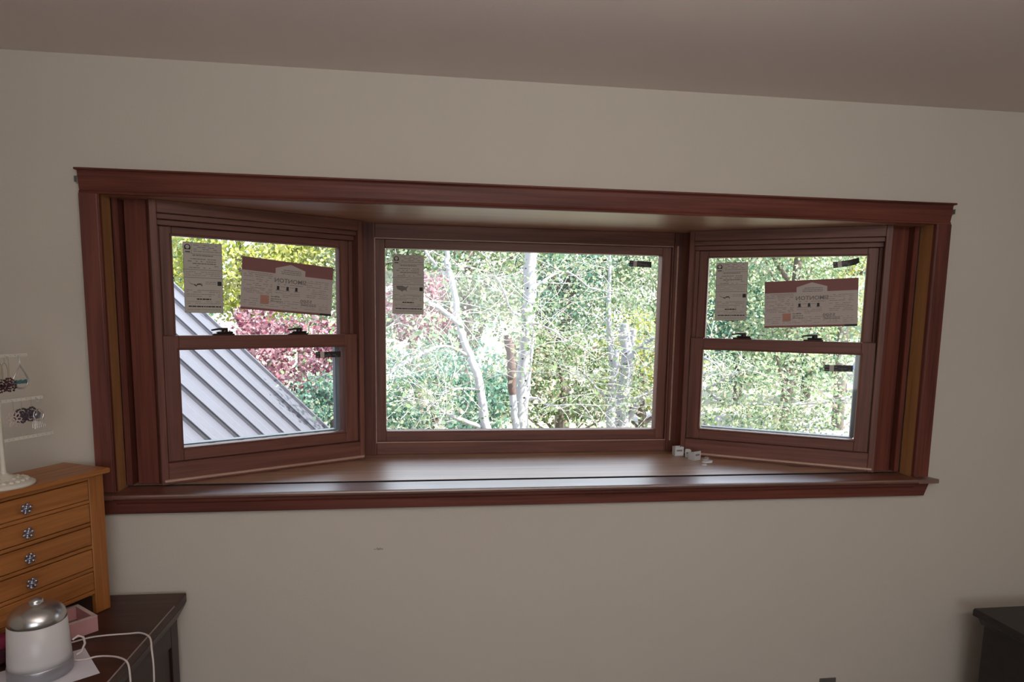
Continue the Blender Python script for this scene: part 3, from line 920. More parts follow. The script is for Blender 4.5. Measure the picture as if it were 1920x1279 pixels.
def chip(label, p, rz, l, w, h, mat):
    m = MB()
    out = [(-l / 2, -w * .2), (-l * .3, -w / 2), (l * .25, -w * .45), (l / 2, -w * .05), (l * .32, w * .4), (-l * .2, w / 2), (-l * .45, w * .25)]
    vs = [(a, b, 0.0) for a, b in out] + [(a * .93, b * .9, h * (1 + .5 * math.sin(3 * a / l))) for a, b in out]
    n = len(out)
    m.add(vs, [tuple(range(n))[::-1], tuple(range(n, 2 * n))] + [(i, (i + 1) % n, n + (i + 1) % n, n + i) for i in range(n)])
    o = m.build('plastic_chip', mat, None, (p[0], p[1], SEAT + 0.0003), (0, 0, rz))
    tag(o, label, 'plastic chip', 'plastic chips on the window seat')
chip('bright white flat chip beside the plastic blocks on the seat', (0.735, 0.285), R(6), 0.050, 0.034, 0.005, M['chip'])
chip('small grey flat chip nearest the stool gap', (0.700, 0.232), R(-12), 0.022, 0.020, 0.003, M['chip'])
chip('clear flat chip behind the bright white one', (0.752, 0.340), R(30), 0.040, 0.026, 0.005, M['clear'])
chip('long clear flat chip against the base of the right window', (0.792, 0.378), R(-24), 0.060, 0.018, 0.004, M['clear'])
chip('tiny pale crumb farthest right on the window seat', (0.832, 0.352), R(-30), 0.020, 0.010, 0.003, M['jamb'])

# ------------------------------------------------------------------ furniture
TOP = 0.838
t = thing('dresser', 'dark espresso dresser under the jewelry chest, its side facing the window wall', 'dresser', (-1.234, -0.031, 0.0), R(-1.2))
m = MB()
L_, D_ = 1.26, 0.70
prof = [(-L_, TOP), (-0.003, TOP), (0.0, TOP - 0.004), (0.0, TOP - 0.030), (-0.004, TOP - 0.034), (-L_, TOP - 0.034)]
m.prism(prof, 1, -D_, 0.0)
m.build('top', M['espresso_x'], t)
MB().prism([(-0.0030, TOP - 0.0006), (-0.0022, TOP + 0.0003), (0.0001, TOP - 0.0020), (-0.0004, TOP - 0.0032)], 1, -D_, -0.10).build('pale_bead_highlight', M['edge_sheen'], t)  # thin pale strip painting the reflection along the top's edge
MB().prism([(-L_ + .02, TOP - 0.034), (-0.002, TOP - 0.034), (-0.012, TOP - 0.055), (-0.030, TOP - 0.088), (-L_ + .02, TOP - 0.088)], 1, -D_ + 0.02, -0.002).build('cove_molding', M['espresso_y'], t)
m = MB().box(-L_ + 0.03, -0.042, -D_ + 0.03, -0.004, 0.06, TOP - 0.085)
m.build('carcass', M['espresso_z'], t)
m = MB().box(-0.043, -0.031, -0.062, -0.004, 0.06, TOP - 0.086, 0.002)
m.box(-0.043, -0.031, -D_ + 0.03, -D_ + 0.09, 0.06, TOP - 0.086, 0.002)
m.box(-0.043, -0.031, -D_ + 0.09, -0.062, 0.06, 0.14, 0.002)
m.box(-0.043, -0.031, -D_ + 0.09, -0.062, TOP - 0.16, TOP - 0.086, 0.002)
m.build('side_frame', M['espresso_z'], t)
MB().box(-0.043, -0.0375, -D_ + 0.095, -0.068, 0.142, TOP - 0.163).build('side_panel', M['espresso_z'], t)
for x in (-L_ + 0.07, -0.075):
    for y in (-D_ + 0.065, -0.04):
        MB().box(x - 0.03, x + 0.03, y - 0.03, y + 0.03, 0.0 - 0.02, 0.06, 0.003).build('foot', M['espresso_z'], t)
for r_ in range(3):
    d = MB().box(-L_ + 0.06, -0.08, -D_ + 0.008, -D_ + 0.0295, 0.10 + r_ * 0.215, 0.30 + r_ * 0.215, 0.004).build('drawer', M['espresso_x'], t)
    for x in (-0.9, -0.35):
        MB().lathe([(0.006, 0), (0.006, 0.012), (0.014, 0.018), (0.012, 0.026)], 12).build('knob', M['pewter'], d, (x, -D_ + 0.009, 0.20 + r_ * 0.215), (R(90), 0, 0))

t = thing('nightstand', 'black wooden nightstand at the right edge, below the window wall', 'nightstand', (1.645, -0.138, 0.0))
T2 = 0.70
MB().prism([(0.0, T2 - 0.006), (0.006, T2), (0.60, T2), (0.60, T2 - 0.030), (0.004, T2 - 0.030), (0.0, T2 - 0.026)], 1, -0.52, 0.0).build('top', M['black_wood'], t)
m = MB().box(0.035, 0.575, -0.48, -0.02, 0.05, T2 - 0.030)
m.build('carcass', M['black_wood'], t)
MB().prism([(0.012, T2 - 0.030), (0.59, T2 - 0.030), (0.58, T2 - 0.060), (0.030, T2 - 0.060)], 1, -0.50, -0.010).build('cove_molding', M['black_wood'], t)
for x in (0.06, 0.55):
    for y in (-0.45, -0.05):
        MB().box(x - .025, x + .025, y - .025, y + .025, -0.02, 0.05, 0.003).build('foot', M['black_wood'], t)
for r_ in range(2):
    d = MB().box(0.06, 0.55, -0.502, -0.4795, 0.08 + r_ * 0.285, 0.345 + r_ * 0.285, 0.004).build('drawer', M['black_wood'], t)
    MB().lathe([(0.006, 0), (0.006, 0.012), (0.014, 0.018), (0.012, 0.026)], 12).build('knob', M['pewter'], d, (0.305, -0.501, 0.21 + r_ * 0.285), (R(90), 0, 0))

# ------------------------------------------------------------------ jewelry chest
t = thing('jewelry_chest', 'honey oak jewelry chest with shallow drawers and flower knobs on the dresser', 'jewelry chest', (-1.432, -0.123, TOP + 0.0004), R(63.5))
W_, D_, Hc = 0.505, 0.175, 0.4405
MB().box(-W_ - 0.014, 0.014, -0.016, D_ + 0.006, Hc, Hc + 0.0155, 0.003).build('top', M['oak_x'], t)
for x0 in (-0.050, -W_):
    MB().box(x0, x0 + 0.050, 0.0, 0.018, 0.0, Hc, 0.002).build('stile', M['oak_z'], t)
for x0 in (-0.012, -W_ + 0.001):
    m = MB().box(x0, x0 + 0.011, 0.018, D_ - 0.002, 0.055, Hc)
    m.box(x0, x0 + 0.011, D_ - 0.030, D_ - 0.001, 0.0, 0.055)
    m.build('side_panel', M['oak_z'], t)
MB().box(-W_ + 0.012, -0.012, D_ - 0.008, D_ - 0.001, 0.05, Hc).build('back_panel', M['oak_x'], t)
MB().box(-W_ + 0.012, -0.012, 0.010, D_ - 0.008, 0.062, 0.070).build('bottom_panel', M['oak_x'], t)
cz_ = [0.397, 0.3265, 0.254, 0.181, 0.1095]
rails = [(0.4285, 0.4405)] + [((cz_[i] + cz_[i + 1]) / 2 - 0.0052, (cz_[i] + cz_[i + 1]) / 2 + 0.0052) for i in range(4)] + [(0.066, 0.0785)]
for a, b in rails:
    MB().box(-W_ + 0.050, -0.050, 0.0015, 0.018, a, b, 0.001).build('rail', M['oak_x'], t)
def flower(o):
    m = MB()
    m.tube([(0, 0, 0), (0, -0.012, 0)], 0.0045, 10)
    for k in range(6):
        a = k * PI / 3 + 0.25
        m.ball((0.0122 * math.cos(a), -0.0165, 0.0122 * math.sin(a)), 0.0050, 0, 2, (1, 0.8, 1))
        m.tube([(0.003 * math.cos(a), -0.0145, 0.003 * math.sin(a)), (0.009 * math.cos(a), -0.0145, 0.009 * math.sin(a))], 0.0035, 6)
    m.ball((0, -0.0165, 0), 0.0052, 0, 2, (1, 0.7, 1))
    return m.build('flower_knob', M['pewter'], o)
for c_ in cz_:
    d = MB().box(-W_ + 0.0522, -0.0522, 0.0006, 0.150, c_ - 0.0284, c_ + 0.0284, 0.0014).build('drawer', M['oak_x'], t)
    k = flower(d); k.location = (-0.2525, 0.001, c_)

# ------------------------------------------------------------------ earring stand and earrings
BASE = TOP + 0.0004 + Hc + 0.0155 + 0.0003
PX, PY = -1.600, -0.325
AZ = R(65)
t = thing('earring_stand', 'cream three-tier earring stand with perforated bars on the jewelry chest', 'jewelry stand', (PX, PY, BASE), AZ)
m = MB().lathe([(0.071, 0.0), (0.073, 0.003), (0.073, 0.007), (0.066, 0.011), (0.052, 0.016), (0.032, 0.022), (0.022, 0.028), (0.014, 0.030), (0.012, 0.034), (0.001, 0.035)], 40)
m.build('base', M['cream'], t)
m = MB()
for k in range(20):        # raised leaves around the foot
    a = 2 * PI * k / 20
    m.ball((0.052 * math.cos(a), 0.052 * math.sin(a), 0.0150), 0.0095, 0, 1, (0.9, 0.9, 0.62))
for k in range(12):
    a = 2 * PI * k / 12 + .1
    m.ball((0.033 * math.cos(a), 0.033 * math.sin(a), 0.0215), 0.006, 0, 1, (1, 1, 0.5))
m.build('leaf_relief', M['cream'], t)
MB().lathe([(0.008, 0.028), (0.0062, 0.06), (0.0058, 0.36), (0.0075, 0.372), (0.010, 0.380), (0.006, 0.392), (0.001, 0.398)], 16).build('pole', M['cream'], t)
def pbar(zc, half):
    """A bar pierced by a row of small square holes."""
    m = MB()
    h, d, w2_ = 0.0044, 0.0020, 0.0013
    m.box(-half, half, -d, d, zc - h, zc - 0.0013)
    m.box(-half, half, -d, d, zc + 0.0013, zc + h)
    n = int(2 * half / 0.0138)
    st = 2 * half / n
    xs = [-half] + [-half + (i + 0.5) * st for i in range(n)] + [half]
    for i in range(n + 1):
        a = xs[i] + (w2_ if i else 0); b = xs[i + 1] - (w2_ if i < n else 0)
        m.box(a, b, -d, d, zc - 0.0014, zc + 0.0014)
    return m.build('bar', M['cream'], t)
zb = [1.6555 - BASE, 1.5300 - BASE, 1.4197 - BASE]
for z, hf in zip(zb, (0.091, 0.1275, 0.1525)):
    pbar(z, hf)

def earring(name, label, s, zt, group=None, dy=-0.0035):
    a = (PX + s * math.cos(AZ) + -dy * math.sin(AZ), PY + s * math.sin(AZ) + dy * math.cos(AZ), zt)
    return thing(name, label, 'earring', a, AZ, group)
def hook(t, drop, mat='bright_wire'):
    pts = [(0, 0.0030, -0.0035), (0, 0.0050, 0.0010), (0, 0.0030, 0.0048), (0, -0.0010, 0.004), (0, -0.0022, -0.004), (0, -0.0010, -drop)]
    MB().tube(pts, 0.0006, 6).build('ear_wire', M[mat], t)
def teardrop(label, s, dy):
    t = earring('teardrop_earring', label, s, 1.6500, 'teardrop hoop earrings on the top bar', dy)
    hook(t, 0.022)
    top, bot, hw = -0.022, -0.0895, 0.0215
    pts = [(0, 0, top)]
    cz = bot + hw
    for i in range(17):
        a = R(18) - i * R(216) / 16
        pts.append((hw * math.cos(a), 0, cz + hw * math.sin(a)))
    MB().tube(pts, 0.0014, 8, closed=True).build('hoop', M['bright_wire'], t)
    b = MB()
    for i in range(9):
        x = -0.0185 + i * 0.0046
        b.ball((x, 0, cz - 0.001 + 0.0015 * math.sin(i * 2.1)), 0.0027, 0, 1)
        b.ball((x, 0.001, cz - 0.0055), 0.0022, 0, 1)
    b.build('bead_row', M['teal'], t)
teardrop('front silver teardrop hoop earring with a teal bead row, top bar', 0.0625, -0.0060)
teardrop('rear silver teardrop hoop earring behind its twin, top bar', 0.0795, 0.0140)
for s, lab in ((0.020, 'left faint gold oval hoop earring behind the garnet cluster, top bar'), (0.0335, 'right faint gold oval hoop earring behind the garnet cluster, top bar')):
    t = earring('oval_hoop_earring', lab, s, 1.6500, 'gold oval hoops on the top bar', 0.012)
    hook(t, 0.015, 'gold_wire')
    MB().tube([(0.0085 * math.cos(2 * PI * i / 24), 0, -0.042 + 0.027 * math.sin(2 * PI * i / 24)) for i in range(24)], 0.0008, 6, closed=True).build('hoop', M['gold_wire'], t)
def cluster(name, label, s, zt, drop, rad, mat, hookmat, n, group=None, dy=-0.0035, seed=1, br=0.0032):
    t = earring(name, label, s, zt, group, dy)
    hook(t, drop, hookmat)
    rr = random.Random(seed)
    m = MB()
    for i in range(n):
        ring = 0 if i < n * .25 else (1 if i < n * .55 else 2)
        a = i * 2.399
        q = rad * (0.22, 0.58, 1.0)[ring] * rr.uniform(.9, 1.05)
        m.ball((q * math.cos(a), rr.uniform(-.003, .003), -drop - rad * .6 + q * math.sin(a)), br * rr.uniform(.75, 1.1), 0, 1)
    m.build('bead_cluster', M[mat], t)
    return t
cluster('beaded_earring', 'dark garnet bead cluster earring at the left edge, top bar', 0.010, 1.6500, 0.066, 0.018, 'garnet', 'gold_wire', 42, seed=2)
cluster('beaded_earring', 'dark garnet bead cluster earring beside the teardrop hoops, top bar', 0.027, 1.6500, 0.064, 0.018, 'garnet', 'gold_wire', 42, seed=3, dy=-0.012)
t = earring('filigree_earring', 'pale rose filigree flower earring on the middle bar', 0.0375, 1.5245)
hook(t, 0.024, 'gold_wire')
m = MB()
cz = -0.049
for k in range(9):
    a = 2 * PI * k / 9
    c = (0.0155 * math.cos(a), 0, cz + 0.0155 * math.sin(a))
    m.tube([(c[0] + 0.0065 * math.cos(a) * math.cos(q) - 0.0045 * math.sin(a) * math.sin(q), 0, c[2] + 0.0065 * math.sin(a) * math.cos(q) + 0.0045 * math.cos(a) * math.sin(q)) for q in [i * PI / 6 for i in range(12)]], 0.0014, 5, closed=True)
    m.ball((0.0075 * math.cos(a + .3), 0, cz + 0.0075 * math.sin(a + .3)), 0.0020, 0, 1)
m.tube([(0.009 * math.cos(i * PI / 8), 0, cz + 0.009 * math.sin(i * PI / 8)) for i in range(16)], 0.0009, 5, closed=True)
m.ball((0, 0, cz), 0.0032, 0, 1)
m.build('filigree', M['lace'], t)
for s, dy, lab, sd in ((0.066, 0.004, 'left dark plum flower earring between filigree and fringed earring, middle bar', 5), (0.0965, 0.006, 'right dark plum flower earring behind the silver disc, middle bar', 6)):
    t = cluster('beaded_flower_earring', lab, s, 1.5245, 0.030, 0.0195, 'plum_bead', 'gold_wire', 60, seed=sd, dy=dy, br=0.0036)
t = earring('fringed_earring', 'silver crescent disc earring with a hanging fringe, end of middle bar', 0.1010, 1.5245, dy=-0.014)
hook(t, 0.010)
cz = -0.0435
MB().tube([(0.0150 * math.cos(i * PI / 12), -0.001, cz + 0.0170 * math.sin(i * PI / 12)) for i in range(24)], [0.0012 + 0.0014 * (math.sin(i * PI / 12) < -.2) for i in range(24)], 8, closed=True).build('hoop', M['bright_wire'], t)
MB().lathe([(0.001, 0.0012), (0.0095, 0.0006), (0.0102, -0.0006), (0.001, -0.001)], 20).build('disc', M['pewter'], t, (0, 0, cz - 0.001), (R(90), 0, 0))
m = MB()
for i in range(7):
    x = -0.018 + i * 0.006
    m.tube([(x * .85, 0, cz - 0.017 + 0.0022 * (i - 3) ** 2 * .35), (x, 0, cz - 0.027), (x * 1.02, 0, cz - 0.036 - 0.003 * (i % 2))], [0.0006, 0.0012, 0.0016], 6)
m.build('fringe', M['bright_wire'], t)

# ------------------------------------------------------------------ things on the dresser
t = thing('aroma_diffuser', 'white aroma diffuser with a silver domed lid and base band on the dresser', 'diffuser', (-1.436, -0.520, TOP + 0.0016))
MB().lathe([(0.069, 0.0), (0.0735, 0.003), (0.0735, 0.031), (0.0720, 0.035), (0.055, 0.035)], 48).build('base_band', M['silver2'], t)
MB().lathe([(0.055, 0.035), (0.0715, 0.035), (0.0712, 0.05), (0.0660, 0.143), (0.062, 0.145), (0.04, 0.145)], 48).build('body', M['white_glaze'], t)
MB().lathe([(0.0650, 0.1445), (0.0662, 0.1470), (0.0655, 0.1560), (0.0610, 0.1690), (0.0520, 0.1795), (0.0390, 0.1870), (0.0240, 0.1910), (0.0175, 0.1920), (0.0160, 0.1945), (0.0168, 0.1985), (0.0140, 0.2030), (0.0080, 0.2058), (0.001, 0.2065)], 48).build('lid', M['silver'], t)
t2 = MB().tube([(0.0730, 0.018, 0.078), (0.084, 0.024, 0.086), (0.094, 0.030, 0.078), (0.096, 0.032, 0.060), (0.088, 0.030, 0.040), (0.0770, 0.026, 0.032)], 0.0028, 8)
t2.build('cable_loop', M['cable'], t)

z = TOP + 0.0034
def cable(name, label, pts, rad):
    # smooth the run through its points
    P = [Vector(p) for p in pts]; out = []
    for i in range(len(P) - 1):
        p0, p1, p2, p3 = P[max(i - 1, 0)], P[i], P[i + 1], P[min(i + 2, len(P) - 1)]
        for k in range(6):
            u = k / 6
            out.append(0.5 * ((2 * p1) + (p2 - p0) * u + (2 * p0 - 5 * p1 + 4 * p2 - p3) * u * u + (3 * p1 - p0 - 3 * p2 + p3) * u ** 3))
    out.append(P[-1])
    tag(MB().tube(out, rad, 8).build(name, M['cable']), label, 'cable', 'white cables on the dresser')
# the far cable swings over the dresser edge and hangs down its side
cable('power_cable', 'white cable looping farthest back across the dresser top and over its edge',
      [(-1.455, -0.405, z + .012), (-1.429, -0.367, z + .004), (-1.398, -0.335, z), (-1.358, -0.326, z), (-1.301, -0.322, z), (-1.262, -0.330, z + .004), (-1.230, -0.352, z - .001), (-1.217, -0.376, z - .025), (-1.205, -0.40, z - .075), (-1.196, -0.43, z - .14), (-1.19, -0.45, z - .26), (-1.19, -0.46, z - .40)], 0.0026)
cable('power_cable', 'white cable curving nearest the front, across the paper and over the dresser edge',
      [(-1.379, -0.472, z + .003), (-1.353, -0.464, z), (-1.332, -0.452, z), (-1.304, -0.452, z), (-1.268, -0.468, z + .003), (-1.236, -0.492, z + .001), (-1.222, -0.512, z - .022), (-1.214, -0.53, z - .07), (-1.208, -0.55, z - .18), (-1.208, -0.56, z - .36)], 0.0026)

t = thing('pink_tray', 'small open pink cardboard tray with a pale rim beside the diffuser', 'tray', (-1.397, -0.288, TOP + 0.0005), R(137.5))
a_, b_, h_, th_ = 0.165, 0.128, 0.047, 0.011
m = MB()
m.box(0, th_, 0, a_, 0, h_, 0.001); m.box(b_ - th_, b_, 0, a_, 0, h_, 0.001)
m.box(th_, b_ - th_, 0, th_, 0, h_, 0.001); m.box(th_, b_ - th_, a_ - th_, a_, 0, h_, 0.001)
m.build('walls', M['pink'], t)
m = MB()
m.box(-0.0003, th_ + 0.0003, -0.0003, a_ + 0.0003, h_, h_ + 0.0012); m.box(b_ - th_ - .0003, b_ + .0003, -0.0003, a_ + .0003, h_, h_ + 0.0012)
m.box(th_, b_ - th_, -0.0003, th_, h_, h_ + 0.0012); m.box(th_, b_ - th_, a_ - th_, a_ + .0003, h_, h_ + 0.0012)
m.build('rim', M['rim'], t)
MB().box(th_, b_ - th_, th_, a_ - th_, 0.0, 0.008).build('lining', M['pink_in'], t)

m = MB()
pts = [(0, 0), (0.178, 0), (0.178, 0.27), (0, 0.27)]
n = 6; vs = []; fs = []
for i in range(n + 1):
    for j in range(n + 1):
        u, v = i / n, j / n
        vs.append((u * 0.178, v * 0.27, 0.0009 * max(0, 1 - 6 * v) * (u - .5) ** 2 * 4))
for i in range(n):
    for j in range(n):
        q = i * (n + 1) + j
        fs.append((q, q + n + 1, q + n + 2, q + 1))
m.add(vs, fs)
o = m.build('paper_sheet', M['sheet'], None, (-1.387, -0.393, TOP + 0.0008), (0, 0, R(-54.7)))
o.location = (-1.387, -0.393, TOP + 0.0006)
sm_ = o.modifiers.new('thickness', 'SOLIDIFY'); sm_.thickness = 0.0004; sm_.offset = 1
# the sheet lies towards the left under the diffuser
o.rotation_euler = (0, 0, R(-54.7)); o.scale = (1, 1, 1)
for v in o.data.vertices: v.co.y = -v.co.y
o.data.flip_normals()
tag(o, 'white paper sheet lying under the diffuser on the dresser', 'paper')

t = thing('cloth_pouch', 'crumpled magenta and maroon cloth pouch behind the diffuser at the left edge', 'pouch', (-1.574, -0.482, TOP + 0.0004), R(63))
def lump(rx, ry, rz_, seed, c):
    bm = bmesh.new(); bmesh.ops.create_icosphere(bm, subdivisions=3, radius=1)
    rr = random.Random(seed); ph = [rr.uniform(0, 6) for _ in range(6)]
    bm.verts.index_update()
    vs = []
    for v in bm.verts:
        x, y, z_ = v.co
        k = 1 + 0.10 * math.sin(5 * x + ph[0]) * math.sin(4 * y + ph[1]) + 0.07 * math.sin(9 * z_ + ph[2] + 3 * x) + 0.05 * math.sin(14 * y + ph[3])
        vs.append((c[0] + x * rx * k, c[1] + y * ry * k, max(0.0, c[2] + z_ * rz_ * k)))
    fs = [[v.index for v in f.verts] for f in bm.faces]
    bm.free()
    return MB().add(vs, fs, 0, True)
lump(0.048, 0.030, 0.034, 1, (0, 0, 0.034)).build('pouch_body', M['maroon'], t)
lump(0.042, 0.026, 0.020, 2, (0.006, -0.004, 0.066)).build('pouch_flap', M['magenta'], t)

t = thing('wall_outlet', 'dark outlet plate low on the window wall, top edge only', 'outlet', (1.158, -0.0005, 0.312))
MB().box(-0.0355, 0.0355, -0.006, 0.0, -0.058, 0.058, 0.003).build('cover_plate', M['plate'], t)
for zc in (-0.020, 0.020):
    MB().lathe([(0.0165, 0), (0.0165, 0.003), (0.0155, 0.0035)], 20).build('socket', M['plate'], t, (0, -0.0055, zc), (R(90), 0, 0))

# ------------------------------------------------------------------ outside: ground, drive, lower roof
GZ = -2.2
tag(MB().box(-40, 60, 0.6, 90, GZ - 0.3, GZ).build('ground', M['lawn']), 'dry green ground far below the window', 'ground', kind='structure')
m = MB().prism([(5.0, 22.5), (8.5, 21.0), (12.5, 19.5), (14, 14), (24, 13), (26, 20), (17, 23.5), (11, 24), (8, 25.5), (5.2, 25.5)], 2, GZ, GZ + 0.02)
tag(m.build('path', M['gravel']), 'pale gravel drive seen low through the panes', 'drive', kind='structure')

t = thing('metal_roof', 'pale standing-seam metal roof of the lower wing outside the left window', 'roof', (-0.984, 0.0, 0.0))
c45 = math.sqrt(0.5)
def roof_pt(x, off):     # local frame: surface z = -x, off is the distance above it
    return (x + off * c45, -x + off * c45)
y0, pit = 2.374, 0.4568
E_, Rg = 0.95, -5.2
ys = [y0 + i * pit for i in range(-4, 7)]
for i in range(len(ys) - 1):
    a, b = ys[i], ys[i + 1]
    m = MB()
    q = [roof_pt(Rg, 0), roof_pt(E_, 0), roof_pt(E_, -0.02), roof_pt(Rg, -0.02)]
    m.prism(q, 1, a, b)
    # two faint stiffening ridges pressed into the pan
    for f in (0.36, 0.66):
        yc = a + (b - a) * f
        for d0, d1, h0, h1 in ((-0.020, 0.0, 0.0003, 0.004), (0.0, 0.020, 0.004, 0.0003)):
            m.add([(*[roof_pt(Rg, h0)[0], yc + d0, roof_pt(Rg, h0)[1]],), (roof_pt(E_, h0)[0], yc + d0, roof_pt(E_, h0)[1]),
                   (roof_pt(E_, h1)[0], yc + d1, roof_pt(E_, h1)[1]), (roof_pt(Rg, h1)[0], yc + d1, roof_pt(Rg, h1)[1])], [(0, 1, 2, 3)])
    p = m.build('roof_panel', M['roof'], t)
    s_ = MB()
    q = [roof_pt(Rg, 0.0), roof_pt(E_, 0.0), roof_pt(E_, 0.033), roof_pt(Rg, 0.033)]
    s_.prism(q, 1, a - 0.005, a + 0.005)
    q = [roof_pt(Rg, 0.031), roof_pt(E_, 0.031), roof_pt(E_, 0.036), roof_pt(Rg, 0.036)]
    s_.prism(q, 1, a - 0.008, a + 0.012)
    s_.build('standing_seam', M['roof'], p)
m = MB()
q = [roof_pt(Rg, -0.12), roof_pt(E_, -0.12), roof_pt(E_, 0.03), roof_pt(Rg, 0.03)]
m.prism(q, 1, ys[-1], ys[-1] + 0.05)
m.build('rake_trim', M['roof'], t)
m = MB()
q = [roof_pt(E_ - 0.02, -0.021), roof_pt(E_ + 0.03, -0.021), roof_pt(E_ + 0.03, -0.16), roof_pt(E_ - 0.02, -0.16)]
m.prism(q, 1, ys[0], ys[-1]); m.build('eave_trim', M['roof_rib'], t)
q = [roof_pt(Rg, 0.02), (Rg - 3.4, -Rg - 3.4), (Rg - 3.4, -Rg - 3.45), (Rg, -Rg - 0.05)]
MB().prism(q, 1, ys[0], ys[-1] + 0.05).build('far_slope', M['roof'], t)
MB().prism([(0.40, GZ), (0.40, -0.62), (Rg, -Rg - 0.25), (Rg - 3.0, -Rg - 3.3), (Rg - 3.0, GZ)], 1, ys[0] + 0.05, ys[-1] - 0.25).build('wing_wall', M['siding'], t)

t = thing('boat', 'white tapered boat hull resting beyond the trees, low in right window', 'boat', (22.2, 30.6, GZ), R(8))
m = MB()
st = [(-1.55, 0.02, 0.95, 0.98), (-1.1, 0.32, 0.70, 1.02), (-0.4, 0.55, 0.58, 1.06), (0.6, 0.62, 0.55, 1.10), (1.7, 0.60, 0.55, 1.14)]
vs = []; fs = []
for (x, wd, zb_, zt_) in st:
    vs += [(x, -wd, zt_), (x, -wd * .75, zb_ + .12), (x, 0, zb_), (x, wd * .75, zb_ + .12), (x, wd, zt_)]
for i in range(len(st) - 1):
    for k in range(5):
        l = (k + 1) % 5
        fs.append((i * 5 + k, i * 5 + l, i * 5 + 5 + l, i * 5 + 5 + k))
fs += [(0, 1, 2, 3, 4), (20, 21, 22, 23, 24)]
m.add(vs, fs, 0, False); m.build('hull', M['hull'], t)
MB().box(0.4, 1.5, -0.45, 0.45, 1.08, 1.62, 0.12).build('cover', M['hull_blue'], t)
for x in (-0.6, 1.0):
    MB().box(x - .06, x + .06, -0.4, 0.4, 0.0, 0.66).build('trestle', M['post_dark'], t)

t = thing('post_box', 'small pale-topped box on a dark post between the aspen trunks', 'post', (5.95, 26.6, GZ))
MB().box(-0.07, 0.07, -0.07, 0.07, 0, 0.55).build('post', M['post_dark'], t)
MB().box(-0.17, 0.17, -0.13, 0.13, 0.55, 0.78, 0.01).build('box', M['post_dark'], t)
MB().box(-0.22, 0.22, -0.18, 0.18, 0.78, 0.86, 0.01).build('box_top', M['post_top'], t)

# ------------------------------------------------------------------ trees
def leaves(name, mat, parent, cen, size, stretch=1.45, flat_=0.0):
    """One object of many single leaves: four-cornered, slightly folded, each turned its own way."""
    n = len(cen)
    cen = np.asarray(cen, float)
    a = rng.normal(size=(n, 3)); a /= np.linalg.norm(a, axis=1)[:, None]
    b = rng.normal(size=(n, 3)); b[:, 2] *= (1 - flat_)
    b -= a * (a * b).sum(1)[:, None]; b /= np.linalg.norm(b, axis=1)[:, None]
    c = np.cross(a, b)
    s = size * rng.uniform(0.6, 1.25, size=(n, 1))
    v = np.empty((n, 4, 3))
    v[:, 0] = cen - a * s * stretch * 0.5
    v[:, 1] = cen + b * s * 0.5 + c * s * 0.12
    v[:, 2] = cen + a * s * stretch * 0.5
    v[:, 3] = cen - b * s * 0.5 + c * s * 0.12
    me = bpy.data.meshes.new(name)
    me.vertices.add(n * 4)
    me.vertices.foreach_set('co', v.reshape(-1))
    me.loops.add(n * 4)
    me.loops.foreach_set('vertex_index', np.arange(n * 4, dtype=np.int32))
    me.polygons.add(n)
    me.polygons.foreach_set('loop_start', np.arange(0, n * 4, 4, dtype=np.int32))
    me.update(calc_edges=True)
    me.validate()
    me.materials.append(mat)
    o = bpy.data.objects.new(name, me)
    COL.objects.link(o)
    o.parent = parent
    o['kind'] = 'stuff'
    return o


def clumps(centres, rad, per, squash=0.7):
    out = []
    for c in centres:
        k = max(3, int(per * random.uniform(0.6, 1.4)))
        d = rng.normal(size=(k, 3)); d /= np.linalg.norm(d, axis=1)[:, None]
        r_ = rng.uniform(0.25, 1.0, size=(k, 1)) ** 0.6 * rad * random.uniform(0.7, 1.3)
        p = d * r_; p[:, 2] *= squash
        out.append(np.asarray(c) + p)
    return np.concatenate(out)


def ellipsoid(c, r, n, shell=0.35):
    d = rng.normal(size=(n, 3)); d /= np.linalg.norm(d, axis=1)[:, None]
    q = rng.uniform(shell, 1.0, size=(n, 1)) ** 0.5
    return np.asarray(c) + d * q * np.asarray(r)


def densify(sk, jit=0.01, k=3):
    P = [Vector(p[:3]) for p in sk]; Rd = [p[3] for p in sk]
    out = []; rr = []
    for i in range(len(P) - 1):
        p0, p1, p2, p3 = P[max(i - 1, 0)], P[i], P[i + 1], P[min(i + 2, len(P) - 1)]
        for j in range(k):
            u = j / k
            q = 0.5 * ((2 * p1) + (p2 - p0) * u + (2 * p0 - 5 * p1 + 4 * p2 - p3) * u * u + (3 * p1 - p0 - 3 * p2 + p3) * u ** 3)
            out.append(q + Vector((random.uniform(-jit, jit), random.uniform(-jit, jit), 0)))
            rr.append(max(0.004, (Rd[i] + (Rd[i + 1] - Rd[i]) * u) * random.uniform(0.95, 1.06)))
    out.append(P[-1]); rr.append(max(0.004, Rd[-1]))
    return out, rr


def twigs(m, start, n, length, rad=0.0052, droop=0.25):
    """Fine wandering side shoots; returns their tips for the leaves."""
    tips = []
    for _ in range(n):
        p = Vector(random.choice(start))
        a = random.uniform(0, 2 * PI)
        d = Vector((math.cos(a), math.sin(a) * 0.8, random.uniform(-0.3, 0.7))).normalized()
        L = length * random.uniform(0.5, 1.3)
        pts = [p.copy()]
        st_ = 6
        for i in range(st_):
            d = (d + Vector((random.gauss(0, .28), random.gauss(0, .28), random.gauss(0, .25) - droop * 0.35))).normalized()
            p = p + d * (L / st_)
            pts.append(p.copy())
            if i > 1: tips.append(tuple(p))
        m.tube(pts, [rad * (1 - 0.75 * i / st_) for i in range(st_ + 1)], 3, caps=False)
    return tips


